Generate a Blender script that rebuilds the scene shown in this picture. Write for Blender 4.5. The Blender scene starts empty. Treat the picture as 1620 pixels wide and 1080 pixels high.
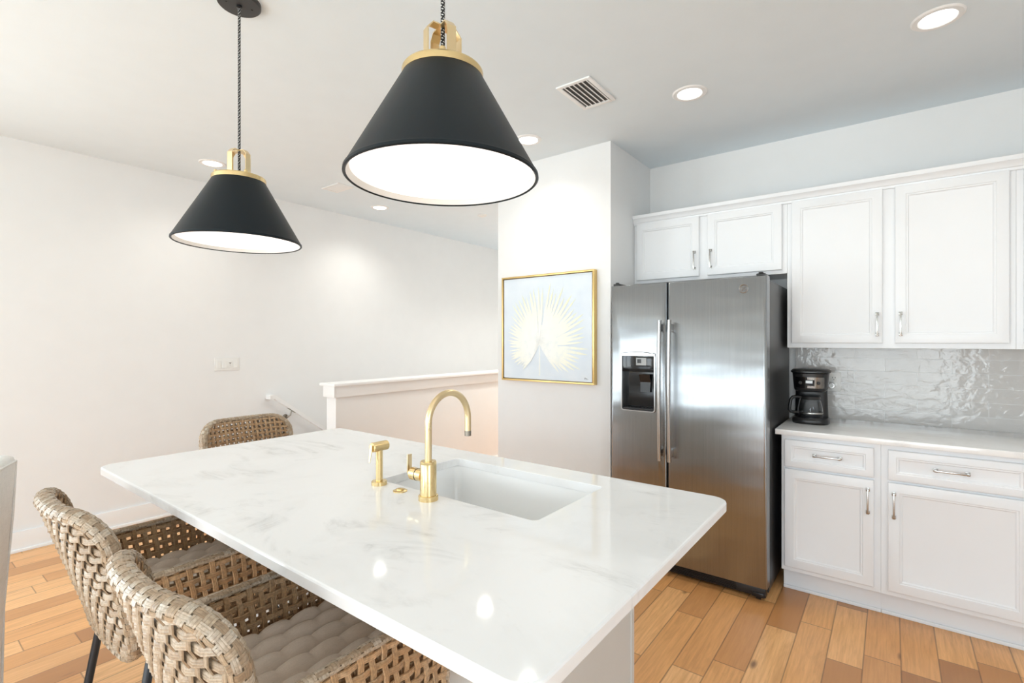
import bpy, bmesh, math, random
from mathutils import Vector, Matrix
random.seed(7)
SC = bpy.context.scene
COL = SC.collection
PI = math.pi

# ------------------------------------------------------------------ camera
YAW = math.radians(37.348)
cam_d = bpy.data.cameras.new('camera')
cam_d.sensor_width = 36.0
cam_d.lens = 786.358 * 36.0 / 1620.0
cam_d.shift_y = -1.256 / 1620.0
cam_d.clip_start = 0.02
cam = bpy.data.objects.new('camera', cam_d)
cam.location = (0, 0, 1.4037)
cam.rotation_euler = (PI / 2, 0, YAW)
COL.objects.link(cam)
SC.camera = cam

# ------------------------------------------------------------------ view, world, daylight
SC.view_settings.view_transform = 'Standard'
SC.view_settings.look = 'None'
SC.view_settings.gamma = 1.0
SC.view_settings.use_curve_mapping = False
SC.view_settings.exposure = -0.50
WORLD_STRENGTH = 10.3
CAN_WATTS = 24.0
PENDANT_EMIT = 1.25
w = bpy.data.worlds.new('daylight')
SC.world = w
w.use_nodes = True
wn = w.node_tree.nodes
bg = wn['Background']
wtc = wn.new('ShaderNodeTexCoord')
wsep = wn.new('ShaderNodeSeparateXYZ')
wramp = wn.new('ShaderNodeValToRGB')
wmap = wn.new('ShaderNodeMapRange')
wl = w.node_tree.links
wl.new(wtc.outputs['Generated'], wsep.inputs[0])
wl.new(wsep.outputs['Z'], wmap.inputs['Value'])
wmap.inputs['From Min'].default_value = -0.25
wmap.inputs['From Max'].default_value = 0.5
wl.new(wmap.outputs[0], wramp.inputs[0])
wramp.color_ramp.elements[0].color = (0.925, 1.02, 1.03, 1)
wramp.color_ramp.elements[1].color = (0.66, 0.84, 1.06, 1)
e = wramp.color_ramp.elements.new(0.34); e.color = (0.90, 0.99, 1.03, 1)
e = wramp.color_ramp.elements.new(0.42); e.color = (0.86, 0.97, 1.05, 1)
wl.new(wramp.outputs[0], bg.inputs['Color'])
bg.inputs['Strength'].default_value = WORLD_STRENGTH

# room constants (metres, camera stands at x=0 y=0)
CEIL = 2.743
XL, XR = -4.623, 2.2            # left wall, right wall
YW, YF = 3.7375, -3.6           # cabinet wall, window wall
COLX0, COLX1, COLY = -2.465, -1.496, 3.05
WINDOWS = [(-4.0, -2.1, 0.06, 2.15), (-1.2, 1.0, 0.06, 2.15)]   # openings in the window wall
LW = (-2.7, -0.7, 0.06, 2.42)                                       # opening in the left wall: y0 y1 z0 z1
PORTALS = [((x0 + x1) / 2, YF - 0.13, (z0 + z1) / 2, x1 - x0, z1 - z0, (PI / 2, 0, 0)) for (x0, x1, z0, z1) in WINDOWS]
PORTALS.append((XL - 0.13, (LW[0] + LW[1]) / 2, (LW[2] + LW[3]) / 2, LW[1] - LW[0], LW[3] - LW[2], (PI / 2, 0, -PI / 2)))
RW = (-1.5, -0.2, 0.9, 2.35)                                       # added opening in the right wall, out of view, for fill light
PORTALS.append((XR + 0.13, (RW[0] + RW[1]) / 2, (RW[2] + RW[3]) / 2, RW[1] - RW[0], RW[3] - RW[2], (PI / 2, 0, PI / 2)))
for (px, py, pz, pw, ph, prot) in PORTALS:                          # sampling portals in the openings
    ld = bpy.data.lights.new('window_portal', 'AREA')
    ld.shape = 'RECTANGLE'; ld.size = pw; ld.size_y = ph
    ld.cycles.is_portal = True
    lo = bpy.data.objects.new('window_portal', ld)
    lo.location = (px, py, pz)
    lo.rotation_euler = prot
    COL.objects.link(lo)
ld = bpy.data.lights.new('window_portal', 'AREA')

# ------------------------------------------------------------------ materials
def srgb(r, g, b):
    f = lambda c: (c / 255 / 12.92) if c / 255 <= 0.04045 else ((c / 255 + 0.055) / 1.055) ** 2.4
    return (f(r), f(g), f(b), 1.0)

class NT:
    def __init__(s, name):
        s.m = bpy.data.materials.new(name); s.m.use_nodes = True
        s.t = s.m.node_tree; s.n = s.t.nodes; s.b = s.n['Principled BSDF']
    def new(s, kind, **kw):
        nd = s.n.new('ShaderNode' + kind)
        for k, v in kw.items(): setattr(nd, k, v)
        return nd
    def link(s, a, b): s.t.links.new(a, b)
    def val(s, sock, v):
        if isinstance(v, bpy.types.NodeSocket): s.link(v, sock)
        else: sock.default_value = v
    def math(s, op, a, b=0.0, c=0.0, clamp=False):
        nd = s.new('Math', operation=op); nd.use_clamp = clamp
        s.val(nd.inputs[0], a); s.val(nd.inputs[1], b); s.val(nd.inputs[2], c)
        return nd.outputs[0]
    def coord(s, which='Object'): return s.new('TexCoord').outputs[which]
    def mapping(s, vec, scale=(1, 1, 1), loc=(0, 0, 0), rot=(0, 0, 0)):
        nd = s.new('Mapping'); s.link(vec, nd.inputs[0])
        nd.inputs['Scale'].default_value = scale; nd.inputs['Location'].default_value = loc
        nd.inputs['Rotation'].default_value = rot
        return nd.outputs[0]
    def noise(s, vec, scale, detail=3.0, rough=0.5, dist=0.0):
        nd = s.new('TexNoise'); s.link(vec, nd.inputs['Vector'])
        nd.inputs['Scale'].default_value = scale; nd.inputs['Detail'].default_value = detail
        nd.inputs['Roughness'].default_value = rough; nd.inputs['Distortion'].default_value = dist
        return nd.outputs['Fac']
    def ramp(s, fac, stops):
        nd = s.new('ValToRGB'); s.link(fac, nd.inputs[0])
        el = nd.color_ramp.elements
        el[0].position, el[0].color = stops[0]
        el[1].position, el[1].color = stops[-1]
        for p, c in stops[1:-1]:
            q = el.new(p); q.color = c
        return nd.outputs[0]
    def mix(s, fac, a, b, blend='MIX'):
        nd = s.new('Mix', data_type='RGBA', blend_type=blend)
        s.val(nd.inputs[0], fac); s.val(nd.inputs[6], a); s.val(nd.inputs[7], b)
        return nd.outputs[2]
    def bump(s, h, strength=0.2, dist=0.01):
        nd = s.new('Bump'); s.link(h, nd.inputs['Height'])
        nd.inputs['Strength'].default_value = strength; nd.inputs['Distance'].default_value = dist
        s.link(nd.outputs[0], s.b.inputs['Normal'])
    def set(s, **kw):
        for k, v in kw.items(): s.val(s.b.inputs[k.replace('_', ' ')], v)
        return s

def grey(v): return (v, v, v, 1.0)

def plain(name, col, rough=0.5, metal=0.0, var=0.03, bump=0.0, bscale=60.0, spec=0.5):
    t = NT(name)
    n = t.noise(t.coord(), 7.0, 3.0)
    dark = tuple(c * (1 - var) for c in col[:3]) + (1,)
    lite = tuple(min(1, c * (1 + var)) for c in col[:3]) + (1,)
    t.set(Base_Color=t.ramp(n, [(0.3, dark), (0.7, lite)]), Roughness=rough, Metallic=metal)
    t.b.inputs['Specular IOR Level'].default_value = spec
    if bump: t.bump(t.noise(t.coord(), bscale, 4.0), bump, 0.004)
    return t.m

M = {}
M['wall'] = plain('wall_paint', (0.84, 0.845, 0.845, 1), 0.62, var=0.008, bump=0.05, bscale=180, spec=0.3)
M['ceiling'] = plain('ceiling_paint', (0.80, 0.872, 0.92, 1), 0.8, var=0.008, bump=0.08, bscale=140, spec=0.2)
M['trim'] = plain('trim_paint', (0.88, 0.88, 0.875, 1), 0.35, var=0.006)
M['cab'] = plain('cabinet_paint', (0.85, 0.865, 0.885, 1), 0.34, var=0.006)
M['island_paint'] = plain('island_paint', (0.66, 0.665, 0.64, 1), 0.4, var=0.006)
M['plastic'] = plain('white_plastic', (0.84, 0.84, 0.82, 1), 0.35, var=0.005)
M['slot'] = plain('dark_slot', (0.03, 0.03, 0.03, 1), 0.6)
M['nickel'] = plain('polished_nickel', (0.42, 0.41, 0.39, 1), 0.22, 1.0)
M['bronze'] = plain('aged_nickel', (0.30, 0.27, 0.23, 1), 0.35, 1.0)
M['black_metal'] = plain('black_metal', (0.018, 0.022, 0.027, 1), 0.38)
M['black_plastic'] = plain('black_plastic', (0.012, 0.012, 0.013, 1), 0.3)
M['black_gloss'] = plain('black_gloss', (0.010, 0.010, 0.011, 1), 0.08)
M['shade_out'] = plain('shade_enamel', (0.005, 0.010, 0.0135, 1), 0.42, var=0.05, spec=0.25)
M['canopy'] = plain('canopy_enamel', (0.035, 0.035, 0.036, 1), 0.45)
M['shade_in'] = plain('shade_white', (0.86, 0.84, 0.80, 1), 0.5)
M['ceramic'] = plain('white_ceramic', (0.88, 0.875, 0.86, 1), 0.12, var=0.004)
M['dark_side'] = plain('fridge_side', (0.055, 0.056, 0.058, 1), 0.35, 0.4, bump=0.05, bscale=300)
M['display_grey'] = plain('display_grey', (0.42, 0.43, 0.43, 1), 0.4)
M['duct'] = plain('vent_duct', (0.10, 0.10, 0.10, 1), 0.8)

def brass(name, col, rough):
    t = NT(name)
    n = t.noise(t.coord(), 30.0, 2.0)
    t.set(Base_Color=col, Metallic=1.0)
    mr = t.new('MapRange'); t.link(n, mr.inputs['Value'])
    mr.inputs['To Min'].default_value = rough - 0.02; mr.inputs['To Max'].default_value = rough + 0.03
    t.link(mr.outputs[0], t.b.inputs['Roughness'])
    return t.m
M['brass'] = brass('brushed_brass', (0.78, 0.60, 0.31, 1), 0.25)
M['brass_light'] = brass('satin_brass', (0.82, 0.66, 0.40, 1), 0.28)
M['frame_gold'] = brass('gold_frame', (0.72, 0.52, 0.22, 1), 0.35)

def steel():
    t = NT('brushed_steel')
    c = t.coord()
    n = t.noise(t.mapping(c, (900, 900, 3.0)), 1.0, 2.0)
    t.set(Base_Color=t.ramp(n, [(0.3, (0.32, 0.338, 0.352, 1)), (0.7, (0.385, 0.402, 0.416, 1))]), Metallic=1.0, Roughness=0.27)
    t.b.inputs['Anisotropic'].default_value = 0.75
    tan = t.new('Tangent', direction_type='RADIAL', axis='Z')
    t.link(tan.outputs[0], t.b.inputs['Tangent'])
    # gentle waviness of the pressed sheet
    t.bump(t.noise(t.mapping(c, (1.2, 1.2, 3.5)), 2.0, 1.0), 0.22, 0.02)
    return t.m
M['steel'] = steel()
M['steel_bar'] = plain('steel_handle', (0.55, 0.55, 0.55, 1), 0.22, 1.0)

def marble(name, lo, scale):
    t = NT(name)
    c = t.coord()
    big = t.noise(t.mapping(c, (1, 1.6, 1), rot=(0, 0, 0.6)), 1.5 * scale, 6.0, 0.62, 1.2)
    vein = t.math('ABSOLUTE', t.math('SUBTRACT', t.noise(t.mapping(c, (1.0, 2.3, 1), rot=(0, 0, 0.5)), 1.8 * scale, 8.0, 0.62, 1.6), 0.5))
    vm = t.ramp(vein, [(0.0, grey(1)), (0.03, grey(0.45)), (0.10, grey(0))])
    gate = t.ramp(big, [(0.50, grey(0)), (0.72, grey(1))])
    cloud = t.ramp(t.noise(t.mapping(c, rot=(0, 0, 0.6)), 3.0 * scale, 5.0, 0.6, 0.8), [(0.50, grey(0)), (0.85, grey(1))])
    f = t.math('MULTIPLY', vm, gate)
    col = t.mix(t.math('MULTIPLY', cloud, 0.45), (0.90, 0.892, 0.88, 1), (0.74, 0.725, 0.70, 1))
    col = t.mix(t.math('MULTIPLY', f, 0.8), col, lo)
    speck = t.ramp(t.noise(c, 60 * scale, 2.0), [(0.76, grey(0)), (0.82, grey(1))])
    col = t.mix(t.math('MULTIPLY', speck, 0.25), col, (0.55, 0.50, 0.42, 1))
    t.set(Base_Color=col, Roughness=0.065)
    return t.m
M['marble'] = marble('white_marble', (0.46, 0.45, 0.43, 1), 1.0)
M['marble_wall'] = marble('wall_counter_marble', (0.60, 0.585, 0.57, 1), 1.6)

def wood():
    t = NT('oak_planks')
    sep = t.new('SeparateXYZ'); t.link(t.coord(), sep.inputs[0])
    X, Y = sep.outputs[0], sep.outputs[1]
    W = 0.1315
    xs = t.math('DIVIDE', t.math('ADD', X, 0.361), W)
    ci = t.math('FLOOR', xs); cf = t.math('FRACT', xs)
    wn1 = t.new('TexWhiteNoise', noise_dimensions='1D'); t.link(ci, wn1.inputs['W'])
    wn2 = t.new('TexWhiteNoise', noise_dimensions='1D'); t.link(t.math('ADD', ci, 37.3), wn2.inputs['W'])
    ln = t.math('ADD', t.math('MULTIPLY', wn2.outputs[0], 0.55), 0.55)
    ys = t.math('ADD', t.math('DIVIDE', Y, ln), t.math('MULTIPLY', wn1.outputs[0], 9.0))
    ri = t.math('FLOOR', ys); rf = t.math('FRACT', ys)
    idv = t.new('CombineXYZ'); t.link(ci, idv.inputs[0]); t.link(ri, idv.inputs[1])
    wn3 = t.new('TexWhiteNoise', noise_dimensions='2D'); t.link(idv.outputs[0], wn3.inputs['Vector'])
    tone = t.ramp(wn3.outputs[0], [(0.0, srgb(166, 112, 68)), (0.16, srgb(206, 146, 90)), (0.25, srgb(232, 170, 108)), (0.5, srgb(244, 184, 120)),
                                   (0.8, srgb(252, 198, 138)), (1.0, srgb(216, 156, 98))])
    gv = t.new('CombineXYZ')
    t.link(X, gv.inputs[0]); t.link(Y, gv.inputs[1]); t.link(t.math('MULTIPLY', wn3.outputs[0], 40.0), gv.inputs[2])
    grain = t.noise(t.mapping(gv.outputs[0], (95, 5, 1)), 1.0, 5.0, 0.65, 0.4)
    swirl = t.noise(t.mapping(gv.outputs[0], (11, 1.5, 1)), 1.0, 4.0, 0.6, 1.6)
    col = t.mix(t.ramp(grain, [(0.32, grey(0.5)), (0.64, grey(0))]), tone, srgb(190, 130, 76))
    col = t.mix(t.ramp(swirl, [(0.54, grey(0)), (0.72, grey(0.5))]), col, srgb(192, 136, 84))
    kn = t.new('TexVoronoi'); t.link(t.mapping(gv.outputs[0], (6.0, 2.2, 1)), kn.inputs['Vector']); kn.inputs['Scale'].default_value = 1.0
    col = t.mix(t.ramp(kn.outputs['Distance'], [(0.03, grey(0.75)), (0.10, grey(0))]), col, srgb(96, 60, 38))
    ex = t.math('MULTIPLY', t.math('MINIMUM', cf, t.math('SUBTRACT', 1.0, cf)), W)
    ey = t.math('MULTIPLY', t.math('MINIMUM', rf, t.math('SUBTRACT', 1.0, rf)), ln)
    gap = t.ramp(t.math('MINIMUM', ex, ey), [(0.0006, grey(1)), (0.0018, grey(0))])
    col = t.mix(t.math('MULTIPLY', gap, 0.7), col, srgb(84, 54, 34))
    t.set(Base_Color=col, Roughness=0.32)
    t.b.inputs['Specular IOR Level'].default_value = 0.65
    t.bump(t.math('SUBTRACT', t.math('MULTIPLY', grain, 0.25), gap), 0.25, 0.002)
    return t.m
M['wood'] = wood()

def tiles():
    t = NT('glazed_subway_tile')
    c = t.coord()
    sep = t.new('SeparateXYZ'); t.link(c, sep.inputs[0])
    uv = t.new('CombineXYZ')
    t.link(t.math('ADD', sep.outputs[0], 0.333 + 3.02), uv.inputs[0])
    t.link(t.math('SUBTRACT', sep.outputs[2], 0.907 - 0.078 * 11), uv.inputs[1])
    br = t.new('TexBrick'); t.link(uv.outputs[0], br.inputs['Vector'])
    br.inputs['Scale'].default_value = 1.0
    br.inputs['Brick Width'].default_value = 0.302; br.inputs['Row Height'].default_value = 0.078
    br.inputs['Mortar Size'].default_value = 0.0016; br.inputs['Mortar Smooth'].default_value = 0.2
    br.inputs['Color1'].default_value = (0.56, 0.54, 0.52, 1); br.inputs['Color2'].default_value = (0.61, 0.59, 0.57, 1)
    br.inputs['Mortar'].default_value = (0.70, 0.70, 0.69, 1)
    t.set(Base_Color=br.outputs['Color'], Roughness=0.07)
    wav = t.noise(t.mapping(c, (19, 19, 24)), 1.0, 3.0, 0.5, 0.4)
    t.bump(t.math('SUBTRACT', t.math('MULTIPLY', wav, 0.8), t.math('MULTIPLY', br.outputs['Fac'], 0.6)), 0.5, 0.006)
    return t.m
M['tile'] = tiles()

def wicker(name, a, b, cdark):
    t = NT(name)
    rnd = t.new('NewGeometry').outputs['Random Per Island']
    at_ = t.new('Attribute', attribute_name='across').outputs['Fac']
    n = t.noise(t.coord(), 38.0, 4.0, 0.6)
    fine = t.noise(t.coord(), 160.0, 3.0, 0.6)
    groove = t.math('POWER', t.math('ABSOLUTE', t.math('SINE', t.math('MULTIPLY', at_, PI * 3.0))), 0.5)
    col = t.ramp(rnd, [(0.0, a), (0.45, b), (1.0, cdark)])
    col = t.mix(t.ramp(n, [(0.35, grey(0)), (0.7, grey(0.55))]), col, (b[0] * 1.15, b[1] * 0.95, b[2] * 0.78, 1))
    col = t.mix(t.ramp(fine, [(0.35, grey(0.45)), (0.6, grey(0))]), col, (0.17, 0.11, 0.065, 1))
    col = t.mix(t.ramp(groove, [(0.15, grey(0.5)), (0.6, grey(0))]), col, (0.13, 0.08, 0.045, 1))
    t.set(Base_Color=col, Roughness=0.36)
    t.bump(t.math('ADD', t.math('MULTIPLY', fine, 0.3), groove), 0.35, 0.0015)
    return t.m
M['wicker'] = wicker('rattan_weave', (0.64, 0.57, 0.47, 1), (0.50, 0.41, 0.30, 1), (0.36, 0.26, 0.17, 1))
M['wicker_warm_lit'] = wicker('rattan_weave_warm_lit', (0.66, 0.47, 0.29, 1), (0.56, 0.37, 0.205, 1), (0.42, 0.27, 0.15, 1))  # more orange copy of the weave, warm light on the insides painted in

def fabric(name, col, scale, b=0.3):
    t = NT(name)
    c = t.coord()
    wv = t.math('MULTIPLY', t.noise(t.mapping(c, (scale, scale * 0.1, scale * 0.1)), 1.0, 2.0), t.noise(t.mapping(c, (scale * 0.1, scale, scale)), 1.0, 2.0))
    dark = tuple(x * 0.88 for x in col[:3]) + (1,)
    t.set(Base_Color=t.ramp(wv, [(0.1, dark), (0.4, col)]), Roughness=0.9)
    t.b.inputs['Specular IOR Level'].default_value = 0.1
    t.bump(wv, b, 0.002)
    return t.m
M['cushion'] = fabric('taupe_cotton', (0.76, 0.64, 0.53, 1), 700)
M['linen'] = fabric('white_linen', (0.90, 0.885, 0.85, 1), 420)

def cord_mat():
    t = NT('braided_cord')
    sep = t.new('SeparateXYZ'); t.link(t.coord(), sep.inputs[0])
    ang = t.math('ARCTAN2', sep.outputs[1], sep.outputs[0])
    ph = t.math('ADD', t.math('MULTIPLY', sep.outputs[2], 900.0), t.math('MULTIPLY', ang, 2.0))
    ph2 = t.math('SUBTRACT', t.math('MULTIPLY', sep.outputs[2], 450.0), t.math('MULTIPLY', ang, 3.0))
    k = t.math('MULTIPLY', t.math('GREATER_THAN', t.math('SINE', ph), 0.45), t.math('GREATER_THAN', t.math('SINE', ph2), -0.2))
    t.set(Base_Color=t.mix(k, (0.012, 0.012, 0.013, 1), (0.70, 0.70, 0.68, 1)), Roughness=0.7)
    return t.m
M['cord'] = cord_mat()

def emit(name, col, strength):
    t = NT(name)
    n = t.noise(t.coord(), 3.0, 1.0)
    t.set(Base_Color=(0.9, 0.9, 0.9, 1), Emission_Color=t.ramp(n, [(0, col), (1, col)]), Emission_Strength=strength)
    return t.m
M['can_lens'] = emit('lit_lens', (1.0, 0.97, 0.92, 1), 9.0)
M['diffuser'] = emit('lit_diffuser', (1.0, 0.93, 0.87, 1), PENDANT_EMIT)
M['lcd'] = emit('lit_display', (0.80, 0.88, 0.90, 1), 0.45)

def glass():
    t = NT('carafe_glass')
    t.set(Base_Color=t.ramp(t.noise(t.coord(), 3.0), [(0, (0.93, 0.94, 0.95, 1)), (1, (0.95, 0.96, 0.97, 1))]), Roughness=0.02)
    t.b.inputs['Transmission Weight'].default_value = 1.0
    t.b.inputs['IOR'].default_value = 1.2
    return t.m
M['glass'] = glass()

def canvas():
    t = NT('painted_canvas')
    n = t.noise(t.coord(), 9.0, 5.0)
    t.set(Base_Color=t.ramp(n, [(0.3, (0.70, 0.77, 0.845, 1)), (0.7, (0.76, 0.82, 0.875, 1))]), Roughness=0.8)
    return t.m
M['canvas'] = canvas()
def leafpaint():
    t = NT('painted_palm')
    c = t.coord()
    ln = t.new('VectorMath', operation='LENGTH'); t.link(c, ln.inputs[0])
    base = t.ramp(ln.outputs['Value'], [(0.10, (0.93, 0.935, 0.90, 1)), (0.26, (0.92, 0.92, 0.80, 1)), (0.42, (0.88, 0.88, 0.62, 1))])
    fade = t.ramp(t.noise(c, 22.0, 6.0, 0.7), [(0.45, grey(0)), (0.68, grey(0.75))])
    t.set(Base_Color=t.mix(fade, base, (0.80, 0.845, 0.84, 1)), Roughness=0.7)
    return t.m
M['palm'] = leafpaint()

# ------------------------------------------------------------------ mesh helpers
def B(): return bmesh.new()

def box(bm, x0, x1, y0, y1, z0, z1, bev=0.0, seg=2):
    r = bmesh.ops.create_cube(bm, size=1.0)
    vs = r['verts']
    for v in vs:
        v.co = Vector(((x0 + x1) / 2 + v.co.x * (x1 - x0), (y0 + y1) / 2 + v.co.y * (y1 - y0), (z0 + z1) / 2 + v.co.z * (z1 - z0)))
    if bev:
        es = list({e for v in vs for e in v.link_edges})
        bmesh.ops.bevel(bm, geom=es, offset=bev, segments=seg, profile=0.6, affect='EDGES')
    return bm

def loft(bm, rings, cap0=True, cap1=True, closed=True):
    """rings: lists of points, all the same length"""
    vr = [[bm.verts.new(p) for p in r] for r in rings]
    n = len(rings[0])
    for a, b in zip(vr, vr[1:]):
        for i in range(n if closed else n - 1):
            j = (i + 1) % n
            try: bm.faces.new((a[i], a[j], b[j], b[i]))
            except ValueError: pass
    if cap0: bm.faces.new(list(reversed(vr[0])))
    if cap1: bm.faces.new(vr[-1])
    return vr

def lathe(bm, prof, c=(0, 0, 0), seg=48, cap0=True, cap1=True, axis='Z'):
    """prof: (r, h) pairs"""
    rings = []
    for r, h in prof:
        ring = []
        for i in range(seg):
            a = 2 * PI * i / seg
            x, y = r * math.cos(a), r * math.sin(a)
            if axis == 'Z': p = (c[0] + x, c[1] + y, c[2] + h)
            elif axis == 'X': p = (c[0] + h, c[1] + x, c[2] + y)
            else: p = (c[0] + y, c[1] + h, c[2] + x)
            ring.append(p)
        rings.append(ring)
    loft(bm, rings, cap0, cap1)
    return bm

def tube(bm, pts, r, seg=12, caps=True, closed=False, ry=None):
    pts = [Vector(p) for p in pts]
    n = len(pts)
    rings = []
    prev = None
    for i in range(n):
        if closed: t = (pts[(i + 1) % n] - pts[i - 1]).normalized()
        else: t = (pts[min(i + 1, n - 1)] - pts[max(i - 1, 0)]).normalized()
        if prev is None:
            up = Vector((0, 0, 1)) if abs(t.z) < 0.9 else Vector((1, 0, 0))
            u = up.cross(t).normalized()
        else:
            u = (prev - t * prev.dot(t)).normalized()
        prev = u
        v = t.cross(u)
        rr = r[i] if isinstance(r, (list, tuple)) else r
        r2 = rr if ry is None else ry
        rings.append([pts[i] + u * (rr * math.cos(2 * PI * k / seg)) + v * (r2 * math.sin(2 * PI * k / seg)) for k in range(seg)])
    if closed: rings.append(rings[0])
    loft(bm, rings, caps and not closed, caps and not closed)
    if closed: bmesh.ops.remove_doubles(bm, verts=bm.verts, dist=1e-6)
    return bm

def arc(c, r, a0, a1, n, plane='YZ'):
    out = []
    for i in range(n + 1):
        a = math.radians(a0 + (a1 - a0) * i / n)
        u, v = r * math.cos(a), r * math.sin(a)
        if plane == 'YZ': out.append((c[0], c[1] + u, c[2] + v))
        elif plane == 'XZ': out.append((c[0] + u, c[1], c[2] + v))
        else: out.append((c[0] + u, c[1] + v, c[2]))
    return out

def rrect(x0, x1, y0, y1, r, n=6):
    """rounded rectangle, counter-clockwise, 4*(n+1) points"""
    out = []
    for cx, cy, a0 in ((x1 - r, y1 - r, 0), (x0 + r, y1 - r, 90), (x0 + r, y0 + r, 180), (x1 - r, y0 + r, 270)):
        for i in range(n + 1):
            a = math.radians(a0 + 90 * i / n)
            out.append((cx + r * math.cos(a), cy + r * math.sin(a)))
    return out

def obj(name, bm, mat, parent=None, smooth=35.0, loc=None):
    bmesh.ops.recalc_face_normals(bm, faces=bm.faces)
    me = bpy.data.meshes.new(name)
    bm.to_mesh(me); bm.free()
    if smooth:
        for p in me.polygons: p.use_smooth = True
        me.set_sharp_from_angle(angle=math.radians(smooth))
    for m in (mat if isinstance(mat, (list, tuple)) else [mat]): me.materials.append(m)
    o = bpy.data.objects.new(name, me)
    COL.objects.link(o)
    if loc is not None: o.location = loc
    if parent is not None: o.parent = parent
    return o

def tag(o, label=None, cat=None, group=None, kind=None):
    if label: o['label'] = label
    if cat: o['category'] = cat
    if group: o['group'] = group
    if kind: o['kind'] = kind
    return o

def thing(name, label, cat, loc=(0, 0, 0), rz=0.0, group=None):
    o = bpy.data.objects.new(name, None)
    o.empty_display_size = 0.05
    COL.objects.link(o)
    o.location = loc; o.rotation_euler = (0, 0, rz)
    return tag(o, label, cat, group)

def struct(name, bm, mat, label, cat, smooth=35.0):
    return tag(obj(name, bm, mat, None, smooth), label, cat, None, 'structure')

def dup(root, label, loc, rz=0.0):
    r = root.copy(); COL.objects.link(r)
    r.location = loc; r.rotation_euler = (0, 0, rz); r['label'] = label
    for ch in list(root.children):
        c = ch.copy(); COL.objects.link(c); c.parent = r
        for g in list(ch.children):
            d = g.copy(); COL.objects.link(d); d.parent = c
    return r

# ------------------------------------------------------------------ room shell
T = 0.12
bm = B()
box(bm, XL - T, XR + T, YF - T, 2.3, -0.2, 0)
box(bm, -3.6, XR + T, 2.3, 6.6, -0.2, 0)
struct('floor', bm, M['wood'], 'wide oak plank floor running away under the island and fridge', 'floor', 0)
bm = B(); box(bm, XL - T, XR + T, YF - T, 6.6, CEIL, CEIL + T)
struct('ceiling', bm, M['ceiling'], 'flat white painted ceiling over the whole kitchen', 'ceiling', 0)
bm = B(); box(bm, XL - T, XL, YF - T, LW[0], -2.8, CEIL); box(bm, XL - T, XL, LW[1], 6.6, -2.8, CEIL)
box(bm, XL - T, XL, LW[0], LW[1], -2.8, LW[2]); box(bm, XL - T, XL, LW[0], LW[1], LW[3], CEIL)
struct('wall_left', bm, M['wall'], 'long plain off-white wall with the switch plate and handrail', 'wall', 0)
bm = B(); box(bm, COLX1, XR + T, YW, YW + T, 0, CEIL)
struct('wall_back', bm, M['wall'], 'off-white wall behind the fridge and white cabinets', 'wall', 0)
bm = B(); box(bm, COLX0, COLX1, COLY, 6.6, 0, CEIL)
struct('wall_middle', bm, M['wall'], 'off-white wall block beside the fridge carrying the palm painting', 'wall', 0)
bm = B(); box(bm, XR, XR + T, YF - T, RW[0], 0, CEIL); box(bm, XR, XR + T, RW[1], YW, 0, CEIL)
box(bm, XR, XR + T, RW[0], RW[1], 0, RW[2]); box(bm, XR, XR + T, RW[0], RW[1], RW[3], CEIL)
struct('wall_right', bm, M['wall'], 'off-white wall closing the kitchen past the cabinets', 'wall', 0)
bm = B(); box(bm, XL, COLX0, 6.5, 6.6, -2.8, CEIL)
struct('wall_far', bm, M['wall'], 'off-white wall closing the stair hall', 'wall', 0)
# window wall, openings cut as separate blocks in one mesh
bm = B()
xs = [XL - T] + [v for wdw in WINDOWS for v in wdw[:2]] + [XR + T]
z0, z1 = WINDOWS[0][2], WINDOWS[0][3]
for i in range(0, len(xs), 2): box(bm, xs[i], xs[i + 1], YF - T, YF, 0, CEIL)
for (a, b, c, d) in WINDOWS:
    box(bm, a, b, YF - T, YF, 0, c); box(bm, a, b, YF - T, YF, d, CEIL)
struct('wall_front', bm, M['wall'], 'off-white wall with two wide windows behind the viewer', 'wall', 0)
for k, (a, b, c, d) in enumerate(WINDOWS):
    bm = B()
    f = 0.05
    box(bm, a, a + f, YF - 0.09, YF - 0.03, c, d); box(bm, b - f, b, YF - 0.09, YF - 0.03, c, d)
    box(bm, a + f, b - f, YF - 0.09, YF - 0.03, c, c + f); box(bm, a + f, b - f, YF - 0.09, YF - 0.03, d - f, d)
    for t_ in (1 / 3, 2 / 3):
        xm = a + (b - a) * t_
        box(bm, xm - 0.03, xm + 0.03, YF - 0.09, YF - 0.03, c + f, d - f)
    struct('window_%d' % (k + 1), bm, M['trim'], 'white three-part window frame, %s of the pair behind the viewer' % ('left-hand' if k else 'right-hand'), 'window', 0)


bm = B(); f = 0.05
for ya, yb in ((LW[0], LW[0] + f), (LW[1] - f, LW[1]), ((LW[0] + LW[1]) / 2 - 0.04, (LW[0] + LW[1]) / 2 + 0.04)): box(bm, XL - 0.09, XL - 0.03, ya, yb, LW[2], LW[3])
for za, zb in ((LW[2], LW[2] + f), (LW[3] - f, LW[3])): box(bm, XL - 0.09, XL - 0.03, LW[0] + f, LW[1] - f, za, zb)
struct('window_3', bm, M['trim'], 'white two-part window frame in the left wall beside the viewer', 'window', 0)

bm = B(); f = 0.05
for ya, yb in ((RW[0], RW[0] + f), (RW[1] - f, RW[1]), ((RW[0] + RW[1]) / 2 - 0.04, (RW[0] + RW[1]) / 2 + 0.04)): box(bm, XR + 0.03, XR + 0.09, ya, yb, RW[2], RW[3])
for za, zb in ((RW[2], RW[2] + f), (RW[3] - f, RW[3])): box(bm, XR + 0.03, XR + 0.09, RW[0] + f, RW[1] - f, za, zb)
struct('window_4', bm, M['trim'], 'added unseen two-part window frame in the right wall, there to let in fill light', 'window', 0)  # unseen window added to brighten the right side and ceiling

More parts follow.
